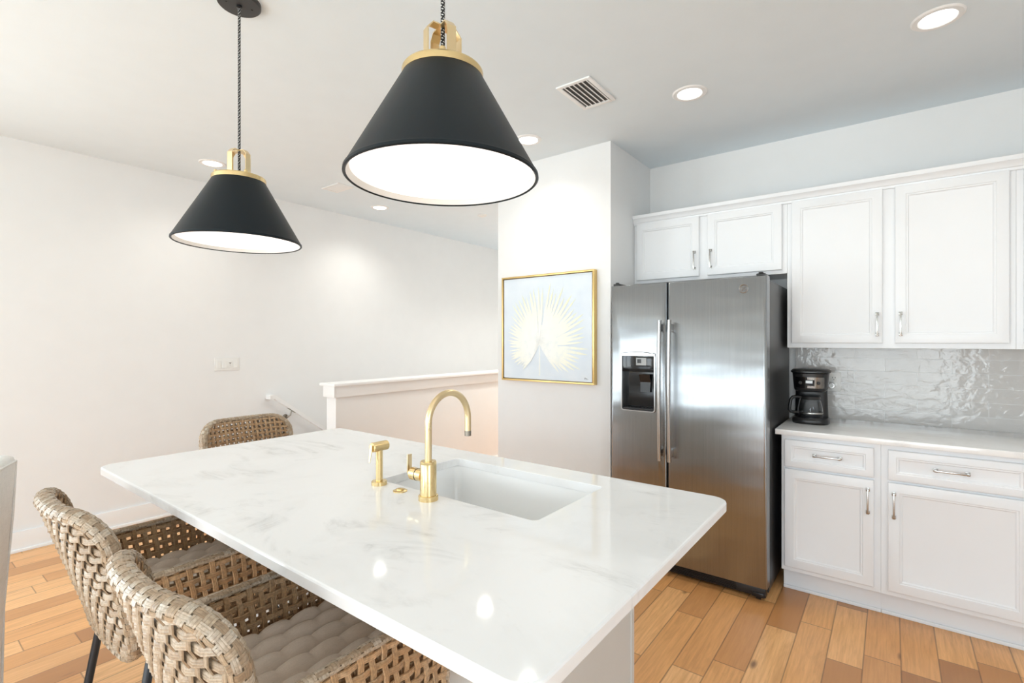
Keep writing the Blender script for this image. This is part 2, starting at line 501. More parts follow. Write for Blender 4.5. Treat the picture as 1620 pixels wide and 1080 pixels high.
# stair well: half wall, steps, caps
HX0, HX1, HY = -3.6, -3.48, 2.27
bm = B(); box(bm, HX0, HX1, HY + 0.012, 6.5, -2.8, 1.045)
struct('wall_half', bm, M['wall'], 'waist-high off-white half wall guarding the stairs', 'wall', 0)
bm = B()
box(bm, HX0 - 0.045, HX1 + 0.045, HY - 0.04, 6.5, 1.045, 1.067, 0.004)
struct('trim_1', bm, M['trim'], 'white flat cap along the top of the half wall', 'trim')
bm = B()
box(bm, HX1, HX1 + 0.018, HY - 0.006, 6.5, 0.955, 1.045, 0.003)
box(bm, HX0 - 0.018, HX0, HY - 0.006, 6.5, 0.955, 1.045, 0.003)
box(bm, HX0 - 0.018, HX1 + 0.018, HY - 0.024, HY - 0.006, 0.955, 1.045, 0.003)
struct('trim_2', bm, M['trim'], 'white apron board just under the half wall cap', 'trim')
bm = B(); box(bm, HX0 - 0.001, HX1 + 0.002, HY, HY + 0.012, 0, 1.045)
struct('trim_3', bm, M['trim'], 'white end board closing the near end of the half wall', 'trim')
def baseboard(name, pts, label):
    """pts: wall-face runs (x0,y0,x1,y1,nx,ny)"""
    bm = B()
    for (x0, y0, x1, y1, nx, ny) in pts:
        t1, t2 = 0.015, 0.028
        if nx:
            xa, xb = sorted((x0, x0 + nx * t1)); box(bm, xa, xb, y0, y1, 0, 0.135, 0.003)
            xa, xb = sorted((x0, x0 + nx * t2)); box(bm, xa, xb, y0, y1, 0, 0.02, 0.005)
        else:
            ya, yb = sorted((y0, y0 + ny * t1)); box(bm, x0, x1, ya, yb, 0, 0.135, 0.003)
            ya, yb = sorted((y0, y0 + ny * t2)); box(bm, x0, x1, ya, yb, 0, 0.02, 0.005)
    struct(name, bm, M['trim'], label, 'baseboard')
baseboard('baseboard_left', [(XL, LW[1], XL, 2.25, 1, 0)], 'tall white baseboard along the long left wall')
baseboard('baseboard_half', [(HX1, HY + 0.01, HX1, 6.5, 1, 0)], 'white baseboard at the foot of the half wall')
baseboard('baseboard_middle', [(COLX0, COLY, COLX1, COLY, 0, -1), (COLX0, COLY, COLX0, 6.5, -1, 0)], 'white baseboard under the palm painting')
st = thing('staircase', 'oak stairs going down between the left wall and the half wall', 'stairs', (0, 2.3, 0))
for i in range(14):
    bm = B(); zt = -0.18 * (i + 1)
    box(bm, XL + 0.002, HX0 - 0.002, 0.26 * i, 0.26 * (i + 1) + 0.02, zt - 0.2, zt, 0.006)
    obj('step', bm, M['wood'], st)

# ------------------------------------------------------------------ recessed lights, vents, detector
def recessed(label, x, y):
    t = thing('recessed_light', label, 'ceiling light', (x, y, CEIL), group='recessed ceiling lights')
    return t
def build_recessed(t):
    bm = B()
    lathe(bm, [(0.062, -0.004), (0.066, -0.007), (0.084, -0.006), (0.09, -0.001), (0.09, 0.0)], cap0=False, cap1=False)
    obj('trim_ring', bm, M['trim'], t)
    bm = B(); lathe(bm, [(0.063, -0.004), (0.02, -0.003), (0.002, -0.003)], cap0=False, cap1=True)
    obj('lens', bm, M['can_lens'], t)
CANS = [(0.153, 2.712, 'lit round recessed ceiling light nearest the right edge of the photo'),
        (-0.868, 2.722, 'lit round recessed ceiling light just right of the square vent'),
        (-1.925, 2.700, 'lit round recessed ceiling light peeking out right of the large near pendant'),
        (-4.073, 1.61, 'lit round recessed ceiling light just left of the far pendant cord'),
        (-4.088, 3.167, 'small lit round recessed ceiling light below the slim vent by the left wall'),
        (-2.78, 3.26, 'lit round recessed ceiling light hidden behind the large near pendant'),
        (-2.95, 4.75, 'added unseen fill light in the stair hall behind the painting wall'),  # hidden lamp added to brighten the stair hall
        (-2.95, 6.0, 'added unseen fill light at the far end of the stair hall')]  # second added hall lamp, also out of view
c0 = None
for (x, y, lab) in CANS:
    if c0 is None:
        c0 = recessed(lab, x, y); build_recessed(c0)
    else:
        dup(c0, lab, (x, y, CEIL))
    ld = bpy.data.lights.new('can_lamp', 'SPOT')
    ld.energy = CAN_WATTS * (8.0 if y > 4 else 1.8 if y > 3.0 else 1.0); ld.spot_size = math.radians(140); ld.spot_blend = 1.0; ld.shadow_soft_size = 0.05  # the added hall fill lamps run far stronger
    ld.color = (1.0, 0.965, 0.89)
    lo = bpy.data.objects.new('can_lamp', ld); lo.location = (x, y, CEIL - 0.02); COL.objects.link(lo)

def vent(label, x, y, L, W, rz):
    t = thing('ceiling_vent', label, 'vent', (x, y, CEIL), rz, group='ceiling air vents')
    bm = B(); a, b = L / 2, W / 2; f = 0.022
    for (x0, x1, y0, y1) in ((-a, a, -b, -b + f), (-a, a, b - f, b), (-a, -a + f, -b + f, b - f), (a - f, a, -b + f, b - f)):
        box(bm, x0, x1, y0, y1, -0.008, 0.0, 0.002)
    obj('frame', bm, M['trim'], t)
    bm = B(); box(bm, -a + f, a - f, -b + f, b - f, -0.002, -0.0008)
    obj('duct', bm, M['duct'], t)
    n = 6
    for i in range(n):
        yy = -b + f + (W - 2 * f) * (i + 0.5) / n
        bm = B()
        loft(bm, [[(xx, yy - 0.011, -0.0085), (xx, yy - 0.009, -0.0095), (xx, yy + 0.003, -0.003), (xx, yy + 0.001, -0.002)] for xx in (-a + f, a - f)])
        obj('louvre', bm, M['trim'], t, 0)
    return t
vent('square white ceiling air vent with dark gaps right of the near pendant', -1.312, 2.385, 0.305, 0.20, PI / 2)
vent('slim white ceiling air vent by the left wall between the two pendants', -3.85, 2.53, 0.25, 0.155, PI)
sd = thing('smoke_detector', 'small flat white dome on the ceiling beyond the near pendant', 'detector', (-3.467, 4.02, CEIL))
bm = B(); lathe(bm, [(0.05, 0), (0.05, -0.006), (0.046, -0.009)], cap0=False, cap1=True); obj('base', bm, M['plastic'], sd)
bm = B(); lathe(bm, [(0.036, -0.009), (0.034, -0.016), (0.02, -0.02), (0.002, -0.021)], cap0=False, cap1=True); obj('cover', bm, M['plastic'], sd)

# ------------------------------------------------------------------ pendants
def pendant(label, x, y, zr=1.79):
    t = thing('pendant_light', label, 'pendant light', (x, y, CEIL), group='black cone pendants over the island')
    d = zr - CEIL            # rim height in local z
    bm = B(); lathe(bm, [(0.078, 0.0), (0.078, -0.012), (0.074, -0.016), (0.002, -0.017)], cap0=False, cap1=True)
    can = obj('canopy', bm, M['canopy'], t)
    for a in (0.6, 0.6 + PI):
        bm = B(); lathe(bm, [(0.004, -0.016), (0.004, -0.0185), (0.001, -0.019)], (0.045 * math.cos(a), 0.045 * math.sin(a), 0), 10, False, True)
        obj('screw', bm, M['black_plastic'], can)
    bm = B(); lathe(bm, [(0.011, -0.016), (0.011, -0.024), (0.006, -0.026)], (0, 0, 0), 20, False, True)
    obj('cord_grip', bm, M['black_plastic'], can)
    bm = B(); tube(bm, [(0, 0, -0.02), (0, 0, (d + 0.29) / 2), (0, 0, d + 0.255)], 0.0052, 12)
    obj('cord', bm, M['cord'], t)
    R0, R1, H = 0.2275, 0.090, 0.245
    bm = B()   # outer skin with a rolled lip
    lathe(bm, [(R0 - 0.006, d - 0.001), (R0 - 0.002, d - 0.004), (R0 + 0.0015, d - 0.001), (R0 + 0.001, d + 0.005), (R0 - 0.003, d + 0.010),
               (R1 + 0.003, d + H), (R1, d + H + 0.003), (0.05, d + H + 0.003)], seg=96, cap0=False, cap1=True)
    obj('shade', bm, M['shade_out'], t, 30)
    bm = B()
    lathe(bm, [(R0 - 0.0055, d - 0.001), (R0 - 0.009, d + 0.006), (R1 + 0.0005, d + H - 0.006), (0.004, d + H - 0.006)], seg=96, cap0=False, cap1=True)
    obj('shade_lining', bm, M['shade_in'], t, 30)
    bm = B(); lathe(bm, [(0.2125, d + 0.012), (0.2125, d + 0.017), (0.002, d + 0.017)], seg=96, cap0=False, cap1=True)
    vs = [bm.verts.new((0.2125 * math.cos(2 * PI * i / 96), 0.2125 * math.sin(2 * PI * i / 96), d + 0.012)) for i in range(96)]
    bm.faces.new(vs)
    obj('diffuser', bm, M['diffuser'], t, 30)
    zt = d + H + 0.003
    bm = B()
    lathe(bm, [(0.093, zt - 0.010), (0.0965, zt - 0.008), (0.0965, zt + 0.006), (0.094, zt + 0.010), (0.078, zt + 0.014), (0.012, zt + 0.015)], seg=72, cap0=False, cap1=True)
    ring = obj('cap_ring', bm, M['brass'], t, 30)
    for k in range(4):
        a = PI / 4 + k * PI / 2
        bm = B(); lathe(bm, [(0.007, zt + 0.010), (0.007, zt + 0.020), (0.005, zt + 0.022)], (0.082 * math.cos(a), 0.082 * math.sin(a), 0), 14, False, True)
        obj('thumb_screw', bm, M['brass'], ring)
    # two crossed straps bent down into four legs
    bm = B()
    zl, zu, th, hw, rr = zt + 0.012, zt + 0.112, 0.003, 0.0115, 0.042
    for k in range(2):
        rings = []
        path = [(-rr - 0.012, zl), (-rr - 0.001, zl), (-rr, zl + 0.006), (-rr, zu - 0.014), (-rr + 0.012, zu), (rr - 0.012, zu), (rr, zu - 0.014), (rr, zl + 0.006), (rr + 0.001, zl), (rr + 0.012, zl)]
        nn = len(path)
        for i, (p, q) in enumerate(path):
            p0, p1 = path[max(i - 1, 0)], path[min(i + 1, nn - 1)]
            tx, tz = p1[0] - p0[0], p1[1] - p0[1]; l = math.hypot(tx, tz); nx, nz = -tz / l * th, tx / l * th
            off = 0.0004 * k
            ring_ = [(p, -hw, q + off), (p, hw, q + off), (p + nx, hw, q + nz + off), (p + nx, -hw, q + nz + off)]
            ca, sa = math.cos(k * PI / 2 - 0.31), math.sin(k * PI / 2 - 0.31)
            rings.append([(X * ca - Y * sa, X * sa + Y * ca, Z) for X, Y, Z in ring_])
        loft(bm, rings)
    obj('bracket', bm, M['brass_light'], t, 20)
    return t
P1 = pendant('black cone pendant with brass cap, smaller and farther one on the left', -2.05, 0.908)
dup(P1, 'black cone pendant with brass cap, large near one in the picture centre', (-0.854, 0.846, CEIL))
P1.rotation_euler = (0, 0, 0.65)

# ------------------------------------------------------------------ island
IX0, IX1, IY0, IY1, IZ = -2.475, -0.397, 0.562, 1.638, 0.914
SX0, SX1, SY0, SY1 = -1.44, -0.768, 1.112, 1.510
bm = B()
def ring3(r, z): return [(x, y, z) for x, y in r]
n = 8
rings = [ring3(rrect(SX0, SX1, SY0, SY1, 0.02, n), IZ - 0.030),
         ring3(rrect(SX0, SX1, SY0, SY1, 0.02, n), IZ - 0.002),
         ring3(rrect(SX0 - 0.002, SX1 + 0.002, SY0 - 0.002, SY1 + 0.002, 0.02, n), IZ),
         ring3(rrect(IX0 + 0.005, IX1 - 0.005, IY0 + 0.005, IY1 - 0.005, 0.047, n), IZ),
         ring3(rrect(IX0 + 0.0015, IX1 - 0.0015, IY0 + 0.0015, IY1 - 0.0015, 0.051, n), IZ - 0.0015),
         ring3(rrect(IX0, IX1, IY0, IY1, 0.052, n), IZ - 0.005),
         ring3(rrect(IX0, IX1, IY0, IY1, 0.052, n), IZ - 0.027),
         ring3(rrect(IX0 + 0.003, IX1 - 0.003, IY0 + 0.003, IY1 - 0.003, 0.050, n), IZ - 0.030)]
rings.append(rings[0])
loft(bm, rings, False, False)
bmesh.ops.remove_doubles(bm, verts=bm.verts, dist=1e-6)
ct = tag(obj('island_countertop', bm, M['marble'], None, 13), 'large white veined marble slab topping the island with a sink cut-out', 'countertop')
IB = (-2.175, -0.697, 0.935, 1.60)
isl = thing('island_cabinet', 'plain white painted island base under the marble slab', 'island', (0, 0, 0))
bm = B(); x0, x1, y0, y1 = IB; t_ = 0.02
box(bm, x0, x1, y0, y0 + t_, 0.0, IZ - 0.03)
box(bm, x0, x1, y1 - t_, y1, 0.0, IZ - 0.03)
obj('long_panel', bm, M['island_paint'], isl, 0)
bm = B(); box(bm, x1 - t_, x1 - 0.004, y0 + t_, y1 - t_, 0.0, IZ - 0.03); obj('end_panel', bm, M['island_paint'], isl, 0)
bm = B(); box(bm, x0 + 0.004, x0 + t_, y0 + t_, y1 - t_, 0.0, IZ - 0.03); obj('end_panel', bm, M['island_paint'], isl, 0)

sk = thing('sink', 'white undermount basin set into the marble island', 'sink', ((SX0 + SX1) / 2, (SY0 + SY1) / 2, 0.65))
cx, cy = sk.location.x, sk.location.y
bm = B()
def sr(g, z, r): return [(x - cx, y - cy, z - 0.65) for x, y in rrect(SX0 - g, SX1 + g, SY0 - g, SY1 + g, r, n)]
rg = [sr(0.03, IZ - 0.031, 0.03), sr(0.003, IZ - 0.031, 0.03), sr(0.001, IZ - 0.035, 0.03), sr(-0.006, 0.70, 0.035), sr(-0.014, 0.675, 0.045), sr(-0.035, 0.662, 0.05)]
vr = loft(bm, rg, False, True)
rg2 = [sr(0.03, IZ - 0.031, 0.03), sr(0.03, IZ - 0.045, 0.03), sr(0.012, IZ - 0.05, 0.04), sr(0.008, 0.66, 0.05), sr(-0.01, 0.65, 0.05)]
loft(bm, rg2, False, True)
bmesh.ops.remove_doubles(bm, verts=bm.verts, dist=1e-6)
obj('basin', bm, M['ceramic'], sk, 40)
bm = B(); lathe(bm, [(0.045, 0.0125), (0.043, 0.015), (0.03, 0.0135), (0.002, 0.013)], seg=32, cap0=False, cap1=True)
obj('drain', bm, M['brass'], sk)

# faucet
FX, FY = -1.135, 1.062
fa = thing('faucet', 'tall brushed brass gooseneck faucet at the sink', 'faucet', (FX, FY, IZ))
bm = B(); lathe(bm, [(0.0305, 0), (0.0305, 0.013), (0.029, 0.015), (0.024, 0.0155)], cap0=True, cap1=True); obj('base', bm, M['brass'], fa)
bm = B(); lathe(bm, [(0.025, 0.0155), (0.025, 0.110), (0.0247, 0.1105), (0.0247, 0.1115), (0.025, 0.112), (0.025, 0.118), (0.0235, 0.1195), (0.012, 0.1195)], cap0=True, cap1=True); obj('body', bm, M['brass'], fa)
bm = B()
pts = [(0, 0, 0.115), (0, 0, 0.17), (0, 0, 0.225)] + arc((0, 0.09, 0.232), 0.09, 180, 0, 24) + [(0, 0.18, 0.2), (0, 0.18, 0.185)]
tube(bm, pts, 0.0108, 20); obj('spout', bm, M['brass_light'], fa, 60)
bm = B(); lathe(bm, [(0.0112, 0.187), (0.0112, 0.170), (0.009, 0.1695)], (0, 0.18, 0), 24); obj('aerator', bm, M['bronze'], fa)
bm = B(); lathe(bm, [(0.019, -0.022), (0.019, -0.046)], (0, 0, 0.070), 32, axis='X'); lathe(bm, [(0.0195, -0.048), (0.0195, -0.072), (0.018, -0.074)], (0, 0, 0.070), 32, axis='X')
hd = obj('handle_hub', bm, M['brass'], fa)
bm = B(); lathe(bm, [(0.0197, -0.046), (0.0197, -0.048)], (0, 0, 0.070), 32, axis='X'); obj('seal_ring', bm, M['black_plastic'], hd)
bm = B(); lathe(bm, [(0.006, -0.073), (0.006, -0.090)], (0, 0, 0.070), 16, axis='X'); box(bm, -0.089, -0.085, -0.009, 0.009, 0.068, 0.128, 0.001)
obj('lever', bm, M['brass_light'], hd)

sp = thing('side_sprayer', 'short brass pull-out sprayer standing left of the faucet', 'sprayer', (-1.388, 1.073, IZ))
bm = B(); lathe(bm, [(0.026, 0), (0.026, 0.011), (0.0245, 0.013), (0.013, 0.0135)], cap0=True, cap1=True); obj('base', bm, M['brass'], sp)
bm = B(); lathe(bm, [(0.0118, 0.0135), (0.0118, 0.122)], seg=24); obj('stem', bm, M['brass'], sp)
bm = B(); lathe(bm, [(0.015, -0.030), (0.0165, -0.028), (0.0165, 0.030), (0.015, 0.032)], (0, 0, 0.130), 28, axis='Y'); obj('spray_head', bm, M['brass'], sp)
bm = B(); loft(bm, [[(-0.005, -0.034, 0.138), (0.005, -0.034, 0.138), (0.005, -0.031, 0.138), (-0.005, -0.031, 0.138)],
                    [(-0.005, -0.036, 0.118), (0.005, -0.036, 0.118), (0.005, -0.034, 0.118), (-0.005, -0.034, 0.118)],
                    [(-0.004, -0.042, 0.082), (0.004, -0.042, 0.082), (0.004, -0.040, 0.082), (-0.004, -0.040, 0.082)]])
obj('trigger', bm, M['brass_light'], sp)
ab = thing('air_switch_button', 'small flat brass button in the marble between sprayer and faucet', 'button', (-1.272, 1.066, IZ))
bm = B(); lathe(bm, [(0.023, 0), (0.023, 0.003), (0.019, 0.005), (0.013, 0.0045)], seg=32, cap0=True, cap1=True); obj('rim', bm, M['brass'], ab)
bm = B(); lathe(bm, [(0.012, 0.0045), (0.011, 0.008), (0.004, 0.009)], seg=24, cap0=True, cap1=True); obj('button', bm, M['frame_gold'], ab)

# ------------------------------------------------------------------ cabinets
def panel_front(bm, x0, x1, z0, z1, y, thick=0.02, fr=0.058):
    """raised-bead shaker front; y is the front plane, body goes to +Y"""
    def rc(i, dy): return [(x0 + i, y + dy, z0 + i), (x1 - i, y + dy, z0 + i), (x1 - i, y + dy, z1 - i), (x0 + i, y + dy, z1 - i)]
    loft(bm, [rc(0, thick), rc(0, 0.004), rc(0.002, 0.001), rc(0.005, 0.0), rc(fr - 0.012, 0.0), rc(fr - 0.009, 0.003), rc(fr - 0.003, 0.0035), rc(fr + 0.002, 0.0085), rc(fr + 0.006, 0.0095)])
    return bm
def pull(x, y, z, L, vertical, parent):
    """bar pull with square feet, bar along z or x; y is the door plane"""
    bm = B(); h = L / 2
    def bx(a0, a1, b0, b1, c0, c1, bev):
        if vertical: box(bm, x + b0, x + b1, y + c0, y + c1, z + a0, z + a1, bev)
        else: box(bm, x + a0, x + a1, y + c0, y + c1, z + b0, z + b1, bev)
    for s in (-1, 1):
        a = s * (h - 0.009)
        bx(a - 0.009, a + 0.009, -0.0085, 0.0085, -0.005, 0.0, 0.0015)
        bx(a - 0.006, a + 0.006, -0.006, 0.006, -0.028, -0.004, 0.0015)
    bx(-h + 0.006, h - 0.006, -0.0042, 0.0042, -0.029, -0.0205, 0.0018)
    return obj('handle', bm, M['nickel'], parent)

def cabinet(name, label, cat, x0, x1, yface, yback, z0, z1, fronts, toe=None, group=None):
    """fronts: (kind, x0,x1,z0,z1,(hx,hz,L,vertical)); yface = front plane of the doors"""
    t = thing(name, label, cat, ((x0 + x1) / 2, yback, z0 if toe is None else 0), group=group)
    ox, oy, oz = t.location
    bm = B(); box(bm, x0 - ox, x1 - ox, yface + 0.02 - oy, 0, z0 - oz, z1 - oz, 0.001, 1)
    obj('carcass', bm, M['cab'], t, 0)
    if toe:
        bm = B(); box(bm, x0 - ox + 0.0, x1 - ox, toe - oy, -0.02, 0, z0, 0); box(bm, x0 - ox, x1 - ox, toe - oy - 0.012, toe - oy, 0, 0.018, 0.004)
        obj('toe_kick', bm, M['cab'], t, 0)
    for (kind, a, b, c, d, hnd) in fronts:
        bm = B(); panel_front(bm, a - ox, b - ox, c - oz, d - oz, yface - oy, fr=0.058 if kind == 'door' else 0.045)
        f = obj(kind, bm, M['cab'], t, 25)
        if hnd: pull(hnd[0] - ox, yface - oy, hnd[1] - oz, hnd[2], hnd[3], f)
    return t
YU = 3.4125; UZ1 = 2.262
G = 'white upper cabinets'
cabinet('upper_cabinet', 'short white two-door cabinet directly above the fridge', 'cabinet', COLX1 + 0.002, -0.5055, YU, YW - 0.002, 1.815, UZ1,
        [('door', -1.470, -1.027, 1.838, 2.242, (-1.055, 1.945, 0.128, True)), ('door', -0.972, -0.532, 1.838, 2.242, (-0.950, 1.945, 0.128, True))], group=G)
cabinet('upper_cabinet', 'tall white two-door wall cabinet above the coffee maker', 'cabinet', -0.505, 0.4855, YU, YW - 0.002, 1.362, UZ1,
        [('door', -0.480, -0.039, 1.390, 2.242, (-0.062, 1.495, 0.132, True)), ('door', 0.0157, 0.461, 1.390, 2.242, (0.040, 1.495, 0.132, True))], group=G)
cabinet('upper_cabinet', 'white wall cabinet cut by the right edge of the photo', 'cabinet', 0.486, 1.19, YU, YW - 0.002, 1.362, UZ1,
        [('door', 0.511, 0.83, 1.390, 2.242, None), ('door', 0.85, 1.165, 1.390, 2.242, None)], group=G)
# crown moulding
bm = B()
pr = [(0.0, 2.238), (-0.006, 2.240), (-0.008, 2.252), (-0.014, 2.256), (-0.018, 2.268), (-0.028, 2.280), (-0.033, 2.284), (-0.034, 2.300), (-0.036, 2.306), (0.10, 2.306), (0.10, 2.2635), (0.001, 2.2635)]
loft(bm, [[(x, YU + 0.018 + dy, z) for dy, z in pr] for x in (COLX1 + 0.002, 1.19)])
struct('trim_4', bm, M['cab'], 'white stepped crown moulding along the cabinet tops', 'trim', 25)

YB = 3.1112; YC = 3.0912
G = 'white base cabinets'
cabinet('base_cabinet', 'narrow white base cabinet next to the fridge', 'cabinet', -0.489, -0.0415, YB, YW - 0.002, 0.128, 0.883,
        [('drawer', -0.4725, -0.070, 0.709, 0.858, (-0.272, 0.786, 0.132, False)), ('door', -0.4725, -0.070, 0.155, 0.696, (-0.095, 0.590, 0.132, True))], 3.206, G)
cabinet('base_cabinet', 'wide white base cabinet at the right edge of the photo', 'cabinet', -0.041, 0.5265, YB, YW - 0.002, 0.128, 0.883,
        [('drawer', -0.0138, 0.498, 0.709, 0.858, (0.225, 0.786, 0.132, False)), ('door', -0.0138, 0.498, 0.155, 0.696, (0.010, 0.587, 0.132, True))], 3.206, G)
cabinet('base_cabinet', 'white base cabinet out past the right edge of the photo', 'cabinet', 0.527, 1.19, YB, YW - 0.002, 0.128, 0.883,
        [('drawer', 0.553, 1.163, 0.709, 0.858, (0.858, 0.786, 0.132, False)), ('door', 0.553, 1.163, 0.155, 0.696, (0.578, 0.587, 0.132, True))], 3.206, G)
bm = B(); box(bm, -0.5155, 1.21, YC, YW - 0.012, 0.884, 0.914, 0.004)
tag(obj('wall_countertop', bm, M['marble_wall']), 'pale grey-white polished stone counter under the coffee maker', 'countertop')
bm = B(); box(bm, -0.50, 1.21, YW - 0.010, YW - 0.0005, 0.905, 1.361)
struct('wall_backsplash', bm, M['tile'], 'glossy pale grey handmade subway tile behind the coffee maker', 'backsplash', 0)

# ------------------------------------------------------------------ fridge
fx0, fx1, fxm = -1.429, -0.5242, -1.0625
YFR = 2.915
fr = thing('refrigerator', 'stainless steel side-by-side fridge with ice dispenser', 'refrigerator', ((fx0 + fx1) / 2, 3.3, 0))
ox, oy = fr.location.x, fr.location.y
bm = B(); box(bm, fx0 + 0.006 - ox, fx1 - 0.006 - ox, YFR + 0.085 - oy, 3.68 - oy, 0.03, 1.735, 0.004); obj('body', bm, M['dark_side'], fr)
def door_loops(bm, x0, x1, z0, z1, y, hole=None):
    def rc(i, yy): return [(x0 + i, yy, z0 + i * .3), (x1 - i, yy, z0 + i * .3), (x1 - i, yy, z1 - i * .3), (x0 + i, yy, z1 - i * .3)]
    L = [rc(0, y + 0.075), rc(0, y + 0.016), rc(0.0015, y + 0.009), rc(0.005, y + 0.004), rc(0.010, y + 0.0012), rc(0.016, y)]
    if hole:
        a, b, c, d = hole
        L += [[(a, y, c), (b, y, c), (b, y, d), (a, y, d)], [(a, y + 0.05, c), (b, y + 0.05, c), (b, y + 0.05, d), (a, y + 0.05, d)]]
    loft(bm, L)
dz0, dz1 = 0.078, 1.752
ha, hb, hc, hd_ = -1.346, -1.142, 0.975, 1.318
bm = B(); door_loops(bm, fx0 - ox, fxm - 0.003 - ox, dz0, dz1, YFR - oy, (ha - ox, hb - ox, hc, hd_)); ld_ = obj('door', bm, M['steel'], fr, 50)
bm = B(); door_loops(bm, fxm + 0.003 - ox, fx1 - ox, dz0, dz1, YFR - oy); rd_ = obj('door', bm, M['steel'], fr, 50)
for xh, par in ((-1.091, ld_), (-1.032, rd_)):
    bm = B()
    pts = []
    for i in range(21):
        q = i / 20; zz = 0.695 + (1.525 - 0.695) * q
        pts.append((xh - ox, YFR - oy - 0.046 - 0.012 * math.sin(PI * q), zz))
    tube(bm, pts, 0.015, 14, ry=0.0115)
    for zz in (0.74, 1.48): box(bm, xh - ox - 0.009, xh - ox + 0.009, YFR - oy - 0.042, YFR - oy - 0.0005, zz - 0.022, zz + 0.022, 0.003)
    obj('handle', bm, M['steel_bar'], par, 50)
# dispenser
bm = B()
def rr_xz(x0, x1, z0, z1, r, y): return [(x, y, z) for x, z in rrect(x0, x1, z0, z1, r, 6)]
a, b, c, d = ha - 0.011 - ox, hb + 0.011 - ox, hc - 0.010, hd_ + 0.012
loft(bm, [rr_xz(a, b, c, d, 0.018, YFR - oy - 0.0003), rr_xz(a + 0.002, b - 0.002, c + 0.002, d - 0.002, 0.018, YFR - oy - 0.008),
          rr_xz(a + 0.009, b - 0.009, c + 0.009, d - 0.009, 0.014, YFR - oy - 0.008), rr_xz(a + 0.011, b - 0.011, c + 0.011, d - 0.011, 0.012, YFR - oy + 0.002)], False, False)
dsp = obj('dispenser_frame', bm, M['steel_bar'], ld_, 40)
y_ = YFR - oy
bm = B()
hood = []
for i in range(13):
    q = i / 12; xx = a + 0.002 + (b - a - 0.004) * q
    zt_ = d - 0.004 + 0.010 * math.sin(PI * q); yo = 0.010 + 0.010 * math.sin(PI * q)
    hood.append([(xx, y_ - 0.0005, d - 0.020), (xx, y_ - yo, d - 0.020), (xx, y_ - yo, zt_ - 0.004), (xx, y_ - 0.0005, zt_)])
loft(bm, hood); obj('hood', bm, M['steel_bar'], dsp, 40)
bm = B(); box(bm, ha + 0.0005 - ox, hb - 0.0005 - ox, y_ + 0.0455, y_ + 0.0495, hc + 0.0005, 1.211); obj('dispenser_back', bm, M['black_gloss'], dsp, 0)
bm = B(); box(bm, ha + 0.0005 - ox, hb - 0.0005 - ox, y_ - 0.004, y_ + 0.044, 1.211, hd_ - 0.001, 0.003); cp_ = obj('control_panel', bm, M['black_gloss'], dsp)
bm = B(); box(bm, -1.255 - ox, -1.190 - ox, y_ - 0.0055, y_ - 0.0042, 1.252, 1.298); obj('display', bm, M['display_grey'], cp_, 0)
bm = B(); box(bm, -1.247 - ox, -1.222 - ox, y_ - 0.0065, y_ - 0.0056, 1.266, 1.290); obj('display_screen', bm, M['black_gloss'], cp_, 0)
bm = B(); loft(bm, [[(x - ox, yy, z) for x, yy, z in ((-1.245, y_ + 0.012 + k, 1.195 - k * 2), (-1.178, y_ + 0.012 + k, 1.195 - k * 2), (-1.178, y_ + 0.018 + k, 1.195 - k * 2), (-1.245, y_ + 0.018 + k, 1.195 - k * 2))] for k in (0.0, 0.024, 0.0245, 0.026, 0.052)][:2] +
               [[(x - ox, yy, z) for x, yy, z in ((-1.242, y_ + 0.030, 1.085), (-1.180, y_ + 0.030, 1.085), (-1.180, y_ + 0.038, 1.085), (-1.242, y_ + 0.038, 1.085))]])
obj('paddle', bm, M['black_plastic'], dsp, 0)
bm = B(); box(bm, ha + 0.002 - ox, hb - 0.002 - ox, y_ - 0.006, y_ + 0.044, hc + 0.0005, hc + 0.012, 0.002)
for i in range(9): box(bm, ha + 0.012 + i * 0.0205 - ox, ha + 0.022 + i * 0.0205 - ox, y_ + 0.004, y_ + 0.038, hc + 0.012, hc + 0.0155)
obj('drip_tray', bm, M['black_plastic'], dsp, 0)
# round monogram badge
bm = B()
bcx, bcz, by_ = -0.639 - ox, 1.687, y_ - 0.0012
for rad, tr in ((0.0225, 0.0016), (0.019, 0.0008)):
    tube(bm, [(bcx + rad * math.cos(2 * PI * i / 40), by_, bcz + rad * math.sin(2 * PI * i / 40)) for i in range(40)], tr, 6, closed=True)
def stroke(pp, r=0.0011): tube(bm, [(bcx + x * 0.001, by_, bcz + z * 0.001) for x, z in pp], r, 6)
stroke([(-2, 8), (-6, 10), (-11, 6), (-12, 0), (-9, -5), (-5, -5), (-2, 0), (-1, 5), (-3, 1), (-3, -6), (-6, -11), (-11, -10)])
stroke([(11, 7), (8, 10), (4, 8), (4, 4), (8, 2), (4, 1), (2, -4), (4, -8), (9, -8), (12, -4)])
obj('badge', bm, M['nickel'], rd_, 40)
bm = B(); box(bm, fx0 + 0.01 - ox, fx1 - 0.012 - ox, y_ + 0.035, y_ + 0.085, 0.018, 0.074, 0.004)
for i in range(5): box(bm, fx0 + 0.05 - ox, fx1 - 0.16 - ox, y_ + 0.031, y_ + 0.035, 0.026 + i * 0.009, 0.030 + i * 0.009)
obj('base_grille', bm, M['black_plastic'], fr)
for xx in (fx0 + 0.05, fx1 - 0.05):
    bm = B(); lathe(bm, [(0.016, -0.012), (0.016, 0.012)], (xx - ox, y_ + 0.05, 0.016), 20, axis='X'); box(bm, xx - ox - 0.03, xx - ox + 0.03, y_ + 0.03, y_ + 0.08, 0.017, 0.04, 0.004)
    obj('roller', bm, M['black_plastic'], fr)
